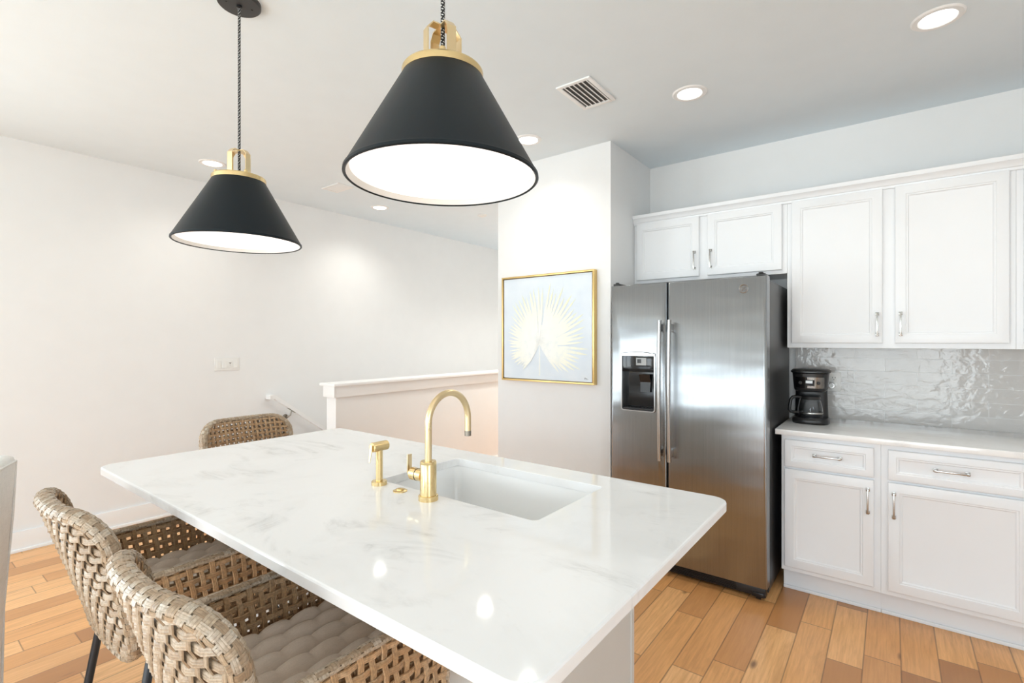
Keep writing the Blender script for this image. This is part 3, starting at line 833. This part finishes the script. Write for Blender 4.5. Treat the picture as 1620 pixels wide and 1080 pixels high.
for xx in (fx0 + 0.03, fx1 - 0.035):
    bm = B(); box(bm, xx - 0.022 - ox, xx + 0.022 - ox, y_ + 0.02, y_ + 0.12, 1.753, 1.767, 0.005); lathe(bm, [(0.012, 1.752), (0.012, 1.773), (0.009, 1.775)], (xx - ox, y_ + 0.035, 0), 18)
    obj('hinge_cover', bm, M['black_plastic'], fr)

# ------------------------------------------------------------------ painting
px0, px1, pz0, pz1 = -2.393, -1.596, 1.103, 1.888
PY = COLY - 0.004
pa = thing('painting', 'square gold-framed painting of a pale yellow palm leaf on light blue', 'painting', ((px0 + px1) / 2, PY, (pz0 + pz1) / 2))
hw, hh = (px1 - px0) / 2, (pz1 - pz0) / 2
bm = B(); tf, dp = 0.012, 0.042
box(bm, -hw, hw, -dp, 0.003, hh - tf, hh, 0.001); box(bm, -hw, hw, -dp, 0.003, -hh, -hh + tf, 0.001)
box(bm, -hw, -hw + tf, -dp, 0.003, -hh + tf, hh - tf, 0.001); box(bm, hw - tf, hw, -dp, 0.003, -hh + tf, hh - tf, 0.001)
obj('frame', bm, M['frame_gold'], pa)
bm = B(); g_ = tf + 0.007; box(bm, -hw + g_, hw - g_, -dp + 0.007, -0.002, -hh + g_, hh - g_)
cv = obj('canvas', bm, M['canvas'], pa, 0)
bm = B(); box(bm, -hw + tf, hw - tf, -0.006, -0.003, -hh + tf, hh - tf); obj('backing', bm, M['bronze'], pa, 0)
lx, lz = -2.045 - pa.location.x, 1.365 - pa.location.z
lf_y = -dp + 0.0067
bm = B()
def blade(a, L, wd, fork):
    ca, sa = math.cos(a), math.sin(a)
    def P(r, s): return bm.verts.new((r * ca - s * sa, -0.0003 - fork * 0.00006, r * sa + s * ca))
    v0, vm1, vm2, vt = P(0.012, 0), P(L * 0.55, -wd), P(L * 0.55, wd), P(L, 0)
    vb1, vb2 = P(L * 0.86, -wd * 0.55), P(L * 0.86, wd * 0.55)
    bm.faces.new((v0, vm1, vm2)); bm.faces.new((vm1, vb1, vb2, vm2)); bm.faces.new((vb1, vt, vb2))
tab = [(-48, .27), (-38, .34), (-25, .39), (-10, .41), (5, .42), (20, .41), (35, .44), (50, .47), (65, .47), (78, .48), (90, .46), (103, .46), (115, .44), (128, .40), (140, .36), (152, .34), (165, .33), (180, .31), (195, .31), (208, .27), (220, .25), (232, .24)]
def Lat(d):
    for (a0, l0), (a1, l1) in zip(tab, tab[1:]):
        if a0 <= d <= a1: return l0 + (l1 - l0) * (d - a0) / (a1 - a0)
    return 0.25
rl = random.Random(3)
d_ = -48.0; nb_ = 0
while d_ < 233:
    blade(math.radians(d_ + rl.uniform(-1, 1)), Lat(min(max(d_, -48), 232)) * rl.uniform(0.86, 1.0), 0.0125 * rl.uniform(0.7, 1.15), nb_); nb_ += 1
    d_ += rl.uniform(4.6, 6.4)
ctr = bm.verts.new((0, -0.0002, 0.008))
fan = [bm.verts.new((0.155 * math.cos(math.radians(a)), -0.0002, 0.155 * math.sin(math.radians(a)))) for a in range(-46, 232, 6)]
for a_, b_ in zip(fan, fan[1:]): bm.faces.new((ctr, a_, b_))
vs = [bm.verts.new(p) for p in ((-0.005, -.0003, 0.0), (0.005, -.0003, 0.0), (0.0055, -.0003, -0.215), (-0.0045, -.0003, -0.215))]; bm.faces.new(vs)
obj('painted_leaf', bm, M['palm'], cv, 0, (lx, lf_y, lz))
bm = B(); sx_, sz_ = hw - 0.075, -hh + 0.035
for pp in ([(0, 0), (1, 6), (3, 7), (4, 4), (1, 3)], [(6, 1), (8, 5), (10, 1), (7, 2)], [(12, 0), (13, 2), (15, 1)]):
    tube(bm, [(sx_ + x * 0.0018, -dp + 0.0062, sz_ + z * 0.0018) for x, z in pp], 0.0009, 4)
obj('signature', bm, M['slot'], cv, 0)

# ------------------------------------------------------------------ switch plate, outlet
sw = thing('switch_plate', 'white four-gang switch plate on the left wall above the far stool', 'light switch', (XL, 1.945, 1.20), PI / 2)
# local: x along the wall (+Y world), -y into the room
bm = B(); box(bm, -0.103, 0.103, -0.006, 0, -0.057, 0.057, 0.003); pl_ = obj('plate', bm, M['plastic'], sw)
for i in range(4):
    xx = -0.069 + i * 0.046
    if i == 2:
        bm = B(); box(bm, xx - 0.016, xx + 0.016, -0.008, -0.0055, -0.033, 0.033, 0.001); ins = obj('dimmer', bm, M['plastic'], sw)
        bm = B(); box(bm, xx - 0.010, xx + 0.010, -0.0092, -0.0078, 0.008, 0.012); box(bm, xx - 0.002, xx + 0.003, -0.0092, -0.0078, -0.002, 0.012); box(bm, xx - 0.002, xx + 0.002, -0.0092, -0.0078, -0.016, -0.012)
        obj('dimmer_slot', bm, M['bronze'], ins, 0)
    else:
        bm = B()
        loft(bm, [[(xx - 0.016, -0.0055, -0.033), (xx + 0.016, -0.0055, -0.033), (xx + 0.016, -0.0055, 0.033), (xx - 0.016, -0.0055, 0.033)],
                  [(xx - 0.0155, -0.0105, -0.0325), (xx + 0.0155, -0.0105, -0.0325), (xx + 0.0155, -0.007, 0.0325), (xx - 0.0155, -0.007, 0.0325)]])
        obj('rocker', bm, M['plastic'], sw, 20)
OW = thing('wall_outlet', 'light grey outlet plate on the tiles behind the coffee maker', 'outlet', (-0.288, YW - 0.0105, 1.145))
bm = B(); box(bm, -0.036, 0.036, -0.005, 0, -0.058, 0.058, 0.002); obj('plate', bm, M['plastic'], OW)
for zz in (0.021, -0.021):
    bm = B(); box(bm, -0.017, 0.017, -0.0075, -0.0045, zz - 0.015, zz + 0.015, 0.002); rc_ = obj('receptacle', bm, M['plastic'], OW)
    if zz > 0:
        bm = B()
        for xx in (-0.007, 0.007): box(bm, xx - 0.0015, xx + 0.0015, -0.0082, -0.007, zz + 0.001, zz + 0.010)
        lathe(bm, [(0.0025, -0.0082), (0.0025, -0.007)], (0, 0, zz - 0.007), 12, axis='Y'); obj('slots', bm, M['slot'], rc_, 0)
pg = thing('plug_adapter', 'round white plug pushed into the lower outlet beside the coffee maker', 'plug', (-0.300, YW - 0.0185, 1.122))
bm = B(); lathe(bm, [(0.022, 0.0), (0.022, -0.022), (0.019, -0.025)], seg=28, axis='Y'); obj('body', bm, M['plastic'], pg)
bm = B(); lathe(bm, [(0.019, -0.0255), (0.017, -0.028), (0.013, -0.028), (0.012, -0.0255)], seg=28, axis='Y', cap0=False, cap1=False); obj('dial_ring', bm, M['steel_bar'], pg)

# ------------------------------------------------------------------ handrail
ra = thing('handrail', 'white sloping wall handrail leading down the stairs', 'handrail', (XL, 2.33, 0.90))
bm = B()
sl = -0.386 / 0.533
def rs(y): return [(0.040, y, 0.0 + sl * y), (0.040, y, -0.038 + sl * y), (0.085, y, -0.038 + sl * y), (0.085, y, 0.0 + sl * y)]
loft(bm, [rs(0.0), rs(3.2)]); rl_ = obj('rail', bm, M['trim'], ra, 0)
bm = B(); box(bm, 0.001, 0.085, -0.045, 0.0, -0.038, 0.0, 0.002); obj('rail_return', bm, M['trim'], rl_, 0)
for yb in (0.17, 1.3, 2.5):
    zb = sl * yb - 0.038
    bm = B()
    lathe(bm, [(0.026, 0.0), (0.026, 0.005), (0.018, 0.010), (0.008, 0.012)], (0, yb - 0.03, zb - 0.065), 24, axis='X')
    tube(bm, [(0.008, yb - 0.03, zb - 0.065), (0.04, yb - 0.025, zb - 0.062), (0.058, yb - 0.01, zb - 0.045), (0.062, yb, zb - 0.006)], 0.007, 10)
    loft(bm, [[(0.048, yb - 0.035, zb + 0.022), (0.076, yb - 0.035, zb + 0.022), (0.076, yb - 0.035, zb + 0.026), (0.048, yb - 0.035, zb + 0.026)],
              [(0.048, yb + 0.035, zb - 0.029), (0.076, yb + 0.035, zb - 0.029), (0.076, yb + 0.035, zb - 0.025), (0.048, yb + 0.035, zb - 0.025)]])
    obj('bracket', bm, M['bronze'], ra, 30)

# ------------------------------------------------------------------ coffee maker and carafe
CMX, CMY = -0.385, 3.47
cm = thing('coffee_maker', 'black drip coffee maker with steel front panel on the stone counter', 'coffee maker', (CMX, CMY, 0.914), 0.06)
def se(cx, cy, rx, ry, z, p=3.2, n=40):
    out = []
    for i in range(n):
        a = 2 * PI * i / n; c, s = math.cos(a), math.sin(a)
        out.append((cx + rx * math.copysign(abs(c) ** (2 / p), c), cy + ry * math.copysign(abs(s) ** (2 / p), s), z))
    return out
bm = B()
loft(bm, [se(0, 0, .093, .108, 0), se(0, 0, .097, .112, .006), se(0, 0, .097, .112, .024), se(0, 0, .090, .105, .034), se(0, -.02, .07, .075, .035)])
obj('base', bm, M['black_plastic'], cm, 40)
bm = B(); lathe(bm, [(0.062, 0.035), (0.062, 0.038), (0.056, 0.0385)], (0, -0.03, 0), 36, False, True); obj('hot_plate', bm, M['black_gloss'], cm)
bm = B(); loft(bm, [se(0, .062, .088, .045, .034), se(0, .062, .086, .045, .10), se(0, .062, .084, .045, .19)]); obj('water_tank', bm, M['black_plastic'], cm, 40)
bm = B()
loft(bm, [se(0, 0, .074, .088, .188), se(0, 0, .084, .100, .196), se(0, 0, .087, .104, .205), se(0, 0, .094, .110, .285), se(0, 0, .095, .111, .296), se(0, 0, .09, .106, .298)])
hs = obj('housing', bm, M['black_plastic'], cm, 40)
bm = B(); loft(bm, [se(0, 0, .098, .114, .2985), se(0, 0, .104, .120, .302), se(0, 0, .104, .120, .309), se(0, 0, .095, .110, .318), se(0, 0, .06, .07, .322)]); obj('lid', bm, M['black_plastic'], cm, 40)
def patch(name, a0, a1, z0, z1, mat, par, out=0.0015, p=3.2, n=16):
    bm = B(); rows = []
    for z in (z0, z1):
        q = (z - .205) / .08; rx, ry = .087 + .007 * q + out, .104 + .006 * q + out
        row = []
        for i in range(n + 1):
            x = a0 + (a1 - a0) * i / n
            y = -ry * max(0.0, 1 - (abs(x) / rx) ** p) ** (1 / p)
            row.append(bm.verts.new((x, y, z)))
        rows.append(row)
    for i in range(n): bm.faces.new((rows[0][i], rows[0][i + 1], rows[1][i + 1], rows[1][i]))
    r = bmesh.ops.solidify(bm, geom=bm.faces[:], thickness=0.001)
    return obj(name, bm, mat, par, 40)
pf = patch('front_panel', -0.012, 0.072, .212, .276, M['nickel'], hs)
patch('front_panel_dark', -0.072, -0.012, .212, .276, M['black_gloss'], hs, 0.001)
ds = patch('display_bezel', -0.030, 0.024, .226, .260, M['black_gloss'], hs, 0.004)
patch('display', -0.020, 0.014, .241, .256, M['lcd'], ds, 0.0056, n=4)
for xx, mt in ((0.044, 'black_plastic'), (-0.048, 'slot')):
    bm = B(); lathe(bm, [(0.0095, -0.1075), (0.0095, -0.112), (0.007, -0.1135)], (xx, 0, .243), 20, axis='Y'); obj('knob', bm, M[mt], hs)
cf = thing('coffee_carafe', 'empty glass carafe with black handle sitting in the coffee maker', 'carafe', (CMX + 0.002, CMY - 0.03, 0.9535))
bm = B()
outp = [(0.050, 0.0), (0.058, 0.004), (0.064, 0.02), (0.064, 0.045), (0.056, 0.085), (0.049, 0.105), (0.049, 0.112)]
inp = [(r - 0.002, h + (0.002 if h < 0.01 else 0)) for r, h in reversed(outp)]
lathe(bm, outp + inp, seg=48, cap0=True, cap1=True); obj('glass_bowl', bm, M['glass'], cf, 50)
bm = B(); lathe(bm, [(0.0495, 0.102), (0.052, 0.106), (0.052, 0.118), (0.046, 0.124), (0.01, 0.126)], seg=40, cap0=False, cap1=True); obj('lid', bm, M['black_plastic'], cf)
bm = B(); lathe(bm, [(0.0645, 0.018), (0.0652, 0.020), (0.0652, 0.026), (0.0645, 0.028)], seg=48, cap0=False, cap1=False); obj('steel_band', bm, M['nickel'], cf)
bm = B()
ha_ = math.radians(205)
def hp(r, z): return (r * math.cos(ha_), r * math.sin(ha_), z)
tube(bm, [hp(0.050, 0.112), hp(0.075, 0.116), hp(0.098, 0.112), hp(0.108, 0.098), hp(0.114, 0.06), hp(0.116, 0.04), hp(0.108, 0.026), hp(0.09, 0.022), hp(0.0655, 0.022)], 0.0095, 12)
tube(bm, [hp(0.0685, 0.022), hp(0.0675, 0.05), hp(0.0600, 0.09), hp(0.054, 0.112)], 0.0055, 8)
obj('handle', bm, M['black_plastic'], cf, 60)

# ------------------------------------------------------------------ woven counter stools
# local frame: sits facing +Y, origin on the floor under the seat
BW, BZ0, BZ1, BR = 0.236, 0.552, 0.958, 0.090      # back half width, bottom, top, corner radius
def back_pt(x, z, off):
    q = (z - 0.58) / 0.38
    y = -0.182 - 0.122 * q + (0.020 + 0.038 * q) * abs(x / BW) ** 2.6
    dx = 2.6 * (0.020 + 0.038 * q) * abs(x / BW) ** 1.6 / BW * (1 if x > 0 else -1)
    nrm = Vector((-dx, 1.0, 0.25)).normalized()
    return Vector((x, y, z)) + nrm * off, nrm
def rr_lim(v, lo, hi, half, r):
    """extent of the other coordinate inside a rounded rect when this one is v (|v|<=half)"""
    e = half - abs(v)
    if e >= r: return lo, hi
    k = r - math.sqrt(max(0.0, r * r - (r - e) ** 2))
    return lo + k, hi - k
def BA():
    bm = bmesh.new(); bm.verts.layers.float.new('across'); return bm
def mark(bm, vr):
    lay = bm.verts.layers.float['across']
    for r in vr:
        for v, q in zip(r, (0.0, 1.0, 0.875, 0.125)): v[lay] = q
def ribbon(bm, pts, nrm, wdir, w_, th=0.0026):
    rings = []
    for p, n_, d in zip(pts, nrm, wdir):
        a = d * (w_ / 2)
        rings.append([p - a - n_ * th * 0.2, p + a - n_ * th * 0.2, p + a * 0.75 + n_ * th, p - a * 0.75 + n_ * th])
    mark(bm, loft(bm, rings, True, True))
def weave_back(bm, off, sgn, w_, rnd, ph=0.0):
    px, pz = 0.0252, 0.0252
    nx = int(2 * BW / px); xs = [(-nx / 2 + i + 0.5 + ph) * px for i in range(nx)]
    zc, zh = (BZ0 + BZ1) / 2, (BZ1 - BZ0) / 2
    nz = int(2 * zh / pz); zs = [zc + (-nz / 2 + j + 0.5 + ph) * pz for j in range(nz)]
    amp = 0.0034
    for i, x in enumerate(xs):
        lo, hi = rr_lim(x, BZ0, BZ1, BW, BR)
        P, N, D = [], [], []
        j0 = x + rnd.uniform(-0.0016, 0.0016)
        k = -0.5
        while k <= nz - 0.25:
            z = zs[0] + k * pz
            zz = min(max(z, lo), hi)
            if (not P) or abs(zz - P[-1].z) > 1e-4:
                jj = round(k * 2) / 2
                s = math.cos(PI * (k + i)) * amp
                p, n_ = back_pt(j0, zz, off + sgn * s); P.append(p); N.append(n_ * sgn)
                D.append(Vector((1, 0, 0)))
            k += 0.5
        if len(P) > 1: ribbon(bm, P, N, D, w_ * rnd.uniform(0.9, 1.08))
    for j, z in enumerate(zs):
        e = min(z - BZ0, BZ1 - z)
        lim = BW if e >= BR else BW - (BR - math.sqrt(max(0, BR * BR - (BR - e) ** 2)))
        P, N, D = [], [], []
        k = -0.5; z0_ = z + rnd.uniform(-0.0016, 0.0016)
        while k <= nx - 0.25:
            x = xs[0] + k * px
            xx = min(max(x, -lim), lim)
            if (not P) or abs(xx - P[-1].x) > 1e-4:
                s = -math.cos(PI * (k + j)) * amp
                p, n_ = back_pt(xx, z0_, off + sgn * s); P.append(p); N.append(n_ * sgn); D.append(Vector((0, 0, 1)))
            k += 0.5
        if len(P) > 1: ribbon(bm, P, N, D, w_ * rnd.uniform(0.9, 1.08))
AX, AZ0, AZ1, AY0, AY1 = 0.234, 0.565, 0.768, -0.138, 0.252
def arm_pt(x, y, z):
    """arm panels lean back with the backrest at their rear end"""
    t_ = (y - AY0) / (AY1 - AY0); q = (z - AZ0) / (AZ1 - AZ0)
    return Vector((x, y - 0.050 * q * (1 - t_), z))
def weave_arm(bm, side, off, sgn, w_, rnd):
    p_ = 0.0255; amp = 0.0032
    ny = int((AY1 - AY0) / p_); nz = int((AZ1 - AZ0) / p_)
    py = (AY1 - AY0) / ny; pz = (AZ1 - AZ0) / nz
    for i in range(ny):
        y = AY0 + (i + 0.5) * py + rnd.uniform(-.0015, .0015); P, N, D = [], [], []
        for k2 in range(2 * nz + 1):
            k = k2 / 2; z = AZ0 + k * pz
            P.append(arm_pt(side * AX + off + sgn * amp * math.cos(PI * (k - 0.5 + i)), y, z)); N.append(Vector((sgn, 0, 0))); D.append(Vector((0, 1, 0)))
        ribbon(bm, P, N, D, w_ * rnd.uniform(.9, 1.08))
    for j in range(nz):
        z = AZ0 + (j + 0.5) * pz + rnd.uniform(-.0012, .0012); P, N, D = [], [], []
        for k2 in range(2 * ny + 1):
            k = k2 / 2; y = AY0 + k * py
            P.append(arm_pt(side * AX + off - sgn * amp * math.cos(PI * (k - 0.5 + j)), y, z)); N.append(Vector((sgn, 0, 0))); D.append(Vector((0, 0, 1)))
        ribbon(bm, P, N, D, w_ * rnd.uniform(.9, 1.08))
def wrapped(bm, pts, nrms, rx, ry, rnd, pitch, nl, closed=False):
    """a rim braided from lengthwise strands and cross wraps over a dark core"""
    pts = [Vector(p) for p in pts]
    L = [0.0]
    for a, b in zip(pts, pts[1:]): L.append(L[-1] + (b - a).length)
    tot = L[-1]
    tans = []
    n_ = len(pts)
    for i in range(n_):
        if closed: t = pts[(i + 1) % (n_ - 1)] - pts[(i - 1) % (n_ - 1)]
        else: t = pts[min(i + 1, n_ - 1)] - pts[max(i - 1, 0)]
        tans.append(t.normalized())
    def at(s):
        if closed: s = s % tot
        s = min(max(s, 0), tot - 1e-6)
        lo, hi = 0, n_ - 1
        while hi - lo > 1:
            m = (lo + hi) // 2
            if L[m] <= s: lo = m
            else: hi = m
        f = (s - L[lo]) / max(1e-9, L[lo + 1] - L[lo])
        p = pts[lo].lerp(pts[lo + 1], f); t = tans[lo].lerp(tans[lo + 1], f).normalized()
        nn = nrms[lo].lerp(nrms[lo + 1], f); nn = (nn - t * nn.dot(t)).normalized()
        return p, t, nn, t.cross(nn)
    rings = []
    for i in range(n_):
        p, t, nn, b = at(L[i])
        rings.append([p + nn * (rx * .86 * math.cos(2 * PI * k / 10)) + b * (ry * .86 * math.sin(2 * PI * k / 10)) for k in range(10)])
    loft(bm, rings, not closed, not closed)
    nw = int(tot / pitch); nw += nw % 2
    sp_ = tot / nw; amp = 0.085
    for i in range(nw):
        s0_ = (i + 0.5) * sp_; wv = sp_ * rnd.uniform(0.74, 0.9); sl = rnd.uniform(-.12, .12) * sp_
        rg_ = []
        for k in range(2 * nl + 1):
            a = 2 * PI * k / (2 * nl)
            q = 1.0 + amp * math.cos(PI * (k / 2 + i))
            row = []
            for u in (-0.5, 0.5):
                p, t, nn, b = at(s0_ + u * wv + sl * math.sin(a))
                o_ = nn * (rx * math.cos(a)) + b * (ry * math.sin(a))
                row += [p + o_ * (q - 0.06), p + o_ * (q + 0.07)]
            rg_.append([row[0], row[2], row[3], row[1]])
        mark(bm, loft(bm, rg_))
    for j in range(nl):
        a0 = 2 * PI * j / nl; da = PI / nl * 0.78
        rg_ = []
        for i in range(2 * nw + 1):
            p, t, nn, b = at(i * sp_ / 2 if i < 2 * nw else tot - 1e-5)
            q = 1.0 - amp * math.cos(PI * (j + i / 2 - 0.5))
            row = []
            for da_ in (-da, da):
                o_ = nn * (rx * math.cos(a0 + da_)) + b * (ry * math.sin(a0 + da_))
                row += [p + o_ * (q - 0.06), p + o_ * (q + 0.07)]
            rg_.append([row[0], row[2], row[3], row[1]])
        mark(bm, loft(bm, rg_))
def build_stool(t):
    rnd = random.Random(11)
    bm = BA(); weave_back(bm, -0.014, -1, 0.0166, rnd, 0.3); obj('back_weave', bm, M['wicker'], t, 50)
    bm = BA(); weave_back(bm, 0.014, 1, 0.0132, rnd); obj('back_lining', bm, M['wicker_warm_lit'], t, 50)
    # rim round the back
    outl = rrect(-BW, BW, BZ0, BZ1, BR, 12)
    dense = []
    for (a, b) in zip(outl, outl[1:] + outl[:1]):
        m = max(1, int(math.hypot(b[0] - a[0], b[1] - a[1]) / 0.02))
        for i in range(m): dense.append((a[0] + (b[0] - a[0]) * i / m, a[1] + (b[1] - a[1]) * i / m))
    dense.append(dense[0])
    pts, nr = [], []
    for x, z in dense:
        p, n_ = back_pt(x, z, 0); pts.append(p); nr.append(n_)
    bm = BA(); wrapped(bm, pts, nr, 0.0205, 0.0145, rnd, 0.019, 8, True); obj('back_rim', bm, M['wicker'], t, 50)
    for side in (-1, 1):
        bm = BA()
        weave_arm(bm, side, 0.0085, 1, 0.0152, rnd); weave_arm(bm, side, -0.0085, -1, 0.0152, rnd)
        ar = obj('arm', bm, M['wicker_warm_lit'], t, 50)
        bm = BA()
        pth = [(side * AX, AY0 - 0.050 + (AY1 - 0.02 - AY0 + 0.050) * i / 20, AZ1 + 0.003) for i in range(20)] + [(side * AX, AY1 - 0.02 + 0.02 * math.sin(PI / 2 * k / 5), AZ1 + 0.003 - 0.02 * (1 - math.cos(PI / 2 * k / 5))) for k in range(6)] + \
              [(side * AX, AY1, AZ1 - 0.02 - (AZ1 - AZ0 - 0.02) * k / 8) for k in range(1, 9)]
        wrapped(bm, pth, [Vector((1, 0, 0))] * len(pth), 0.0135, 0.0080, rnd, 0.024, 6)
        obj('arm_rim', bm, M['wicker'], ar, 50)
    bm = B()
    def st_(g, z):
        o_ = []
        for x, y in rrect(-AX + 0.013 + g, AX - 0.013 - g, -0.160 + g, 0.245 - g, 0.02, 3)[:8] + [(x, y) for x, y in rrect(-AX + 0.013 + g, AX - 0.013 - g, -0.155 + g, 0.245 - g, 0.095, 7)[16:]]: o_.append((x, y, z))
        return o_
    loft(bm, [st_(0.006, 0.575), st_(0, 0.581), st_(0, 0.609), st_(0.006, 0.615)]); obj('seat', bm, M['wicker_warm_lit'], t)
    bm = B(); tube(bm, [(-0.205, -0.13, 0.545), (-0.1, -0.135, 0.545), (0.1, -0.135, 0.545), (0.205, -0.13, 0.545)], 0.0115, 12)
    tube(bm, [(-0.205, 0.20, 0.548), (0.205, 0.20, 0.548)], 0.0115, 12)
    for s in (-1, 1): tube(bm, [(s * 0.16, -0.13, 0.556), (s * 0.16, 0.20, 0.556)], 0.0115, 12)
    obj('seat_frame', bm, M['black_metal'], t, 60)
    for s in (-1, 1):
        for (yt, yb) in ((-0.13, -0.235), (0.20, 0.262)):
            bm = B(); d = 1 if yt > 0 else -1
            tube(bm, [(s * 0.190, yt, 0.545), (s * 0.207, yt + d * 0.004, 0.541), (s * 0.214, yt + d * 0.010, 0.522), (s * 0.222, (yt + yb) / 2, 0.27), (s * 0.230, yb, 0.0)], 0.0115, 12)
            obj('leg', bm, M['black_metal'], t, 60)
    bm = B(); tube(bm, [(-0.222, 0.241, 0.20), (0.222, 0.241, 0.20)], 0.009, 10)
    for s in (-1, 1): tube(bm, [(s * 0.2245, -0.197, 0.20), (s * 0.2245, 0.241, 0.20)], 0.009, 10)
    obj('footrest', bm, M['black_metal'], t, 60)
    return t
SG = 'woven counter stools at the island'
SA, SB, SCp = (-1.805, 0.612), (-1.093, 0.605), (-2.64, 1.325)
s0 = build_stool(thing('counter_stool', 'woven rattan stool nearest the camera at the front of the island', 'stool', (SB[0], SB[1], 0), 0, SG))
dup(s0, 'woven rattan stool behind the nearest one, closer to the white dining chair', (SA[0], SA[1], 0), 0)
dup(s0, 'woven rattan stool tucked against the far short end of the island', (SCp[0], SCp[1], 0), -PI / 2)

# tufted cushions
def cushion():
    bm = B()
    W_, D_ = 0.212, 0.205
    NX, NY = 7, 5
    nu, nv = NX * 8, NY * 8
    def hgt(u, v):
        row = u * NX; ph = 0.5 if int(math.floor(row)) % 2 else 0.0
        a = abs(math.sin(PI * row)) ** 0.6
        b = abs(math.sin(PI * (v * NY + ph))) ** 0.6
        e = min(1.0, min(u, 1 - u, v, 1 - v) * 14) ** 0.5
        return (0.018 + 0.026 * a * (0.52 + 0.48 * b)) * e
    def py_(i, j):
        v = j / nv
        return -D_ + 2 * D_ * v + max(0.0, 1 - v / 0.4) * 0.035 * abs(2 * i / nu - 1) ** 2.2
    top = [[bm.verts.new((-W_ + 2 * W_ * i / nu, py_(i, j), 0.012 + hgt(i / nu, j / nv))) for j in range(nv + 1)] for i in range(nu + 1)]
    for i in range(nu):
        for j in range(nv): bm.faces.new((top[i][j], top[i + 1][j], top[i + 1][j + 1], top[i][j + 1]))
    edge = [top[i][0] for i in range(nu + 1)] + [top[nu][j] for j in range(1, nv + 1)] + [top[i][nv] for i in range(nu - 1, -1, -1)] + [top[0][j] for j in range(nv - 1, 0, -1)]
    low = [bm.verts.new((v.co.x * 0.985, v.co.y * 0.985, 0.0)) for v in edge]
    m = len(edge)
    for i in range(m): bm.faces.new((edge[i], edge[(i + 1) % m], low[(i + 1) % m], low[i]))
    bm.faces.new(low)
    return bm
CG = 'tufted cushions on the stools'
q0 = obj('seat_cushion', cushion(), M['cushion'], None, 80, (SB[0], SB[1] + 0.048, 0.6155))
tag(q0, 'taupe tufted cushion on the stool nearest the camera', 'cushion', CG)
q1 = q0.copy(); COL.objects.link(q1); q1.location = (SA[0], SA[1] + 0.048, 0.6155); q1['label'] = 'taupe tufted cushion on the stool behind the nearest one'

# ------------------------------------------------------------------ slipcovered dining chair at the left edge
dc = thing('dining_chair', 'white linen slipcovered dining chair cut by the left edge of the photo', 'chair', (-2.381, -0.023, 0), math.radians(160))
# local: faces +y, back at -y
bm = B()
def slab(z, yb, hw_, th_, r=0.02): return [(x, y, z) for x, y in rrect(-hw_, hw_, yb - th_, yb, r, 4)]
loft(bm, [slab(0.03, -0.205, 0.245, 0.06), slab(0.3, -0.205, 0.242, 0.06), slab(0.46, -0.21, 0.238, 0.062), slab(0.80, -0.232, 0.236, 0.060), slab(0.97, -0.245, 0.236, 0.058), slab(0.99, -0.247, 0.231, 0.050, 0.018), slab(1.0, -0.248, 0.215, 0.034, 0.012)])
obj('back', bm, M['linen'], dc, 50)
bm = B(); loft(bm, [slab(0.42, 0.235, 0.24, 0.43, 0.03), slab(0.46, 0.24, 0.244, 0.436, 0.035), slab(0.485, 0.237, 0.24, 0.43, 0.03), slab(0.495, 0.22, 0.225, 0.40, 0.03)]); obj('seat', bm, M['linen'], dc, 50)
bm = B(); loft(bm, [slab(0.03, 0.238, 0.246, 0.442, 0.025), slab(0.42, 0.232, 0.239, 0.43, 0.025)], True, True); obj('skirt', bm, M['linen'], dc, 50)
bm = B()
for s in (-1, 1): tube(bm, [(s * 0.228, -0.262 , 0.03), (s * 0.226, -0.27, 0.46), (s * 0.222, -0.295, 0.80), (s * 0.218, -0.303, 0.975)], 0.0035, 8)
tube(bm, [(-0.218, -0.303, 0.975), (0, -0.305, 0.985), (0.218, -0.303, 0.975)], 0.0035, 8)
obj('piping', bm, M['linen'], dc, 60)
for sx in (-0.2, 0.2):
    for sy in (-0.23, 0.2):
        bm = B(); box(bm, sx - 0.02, sx + 0.02, sy - 0.02, sy + 0.02, 0, 0.05, 0.003); obj('leg', bm, M['bronze'], dc)
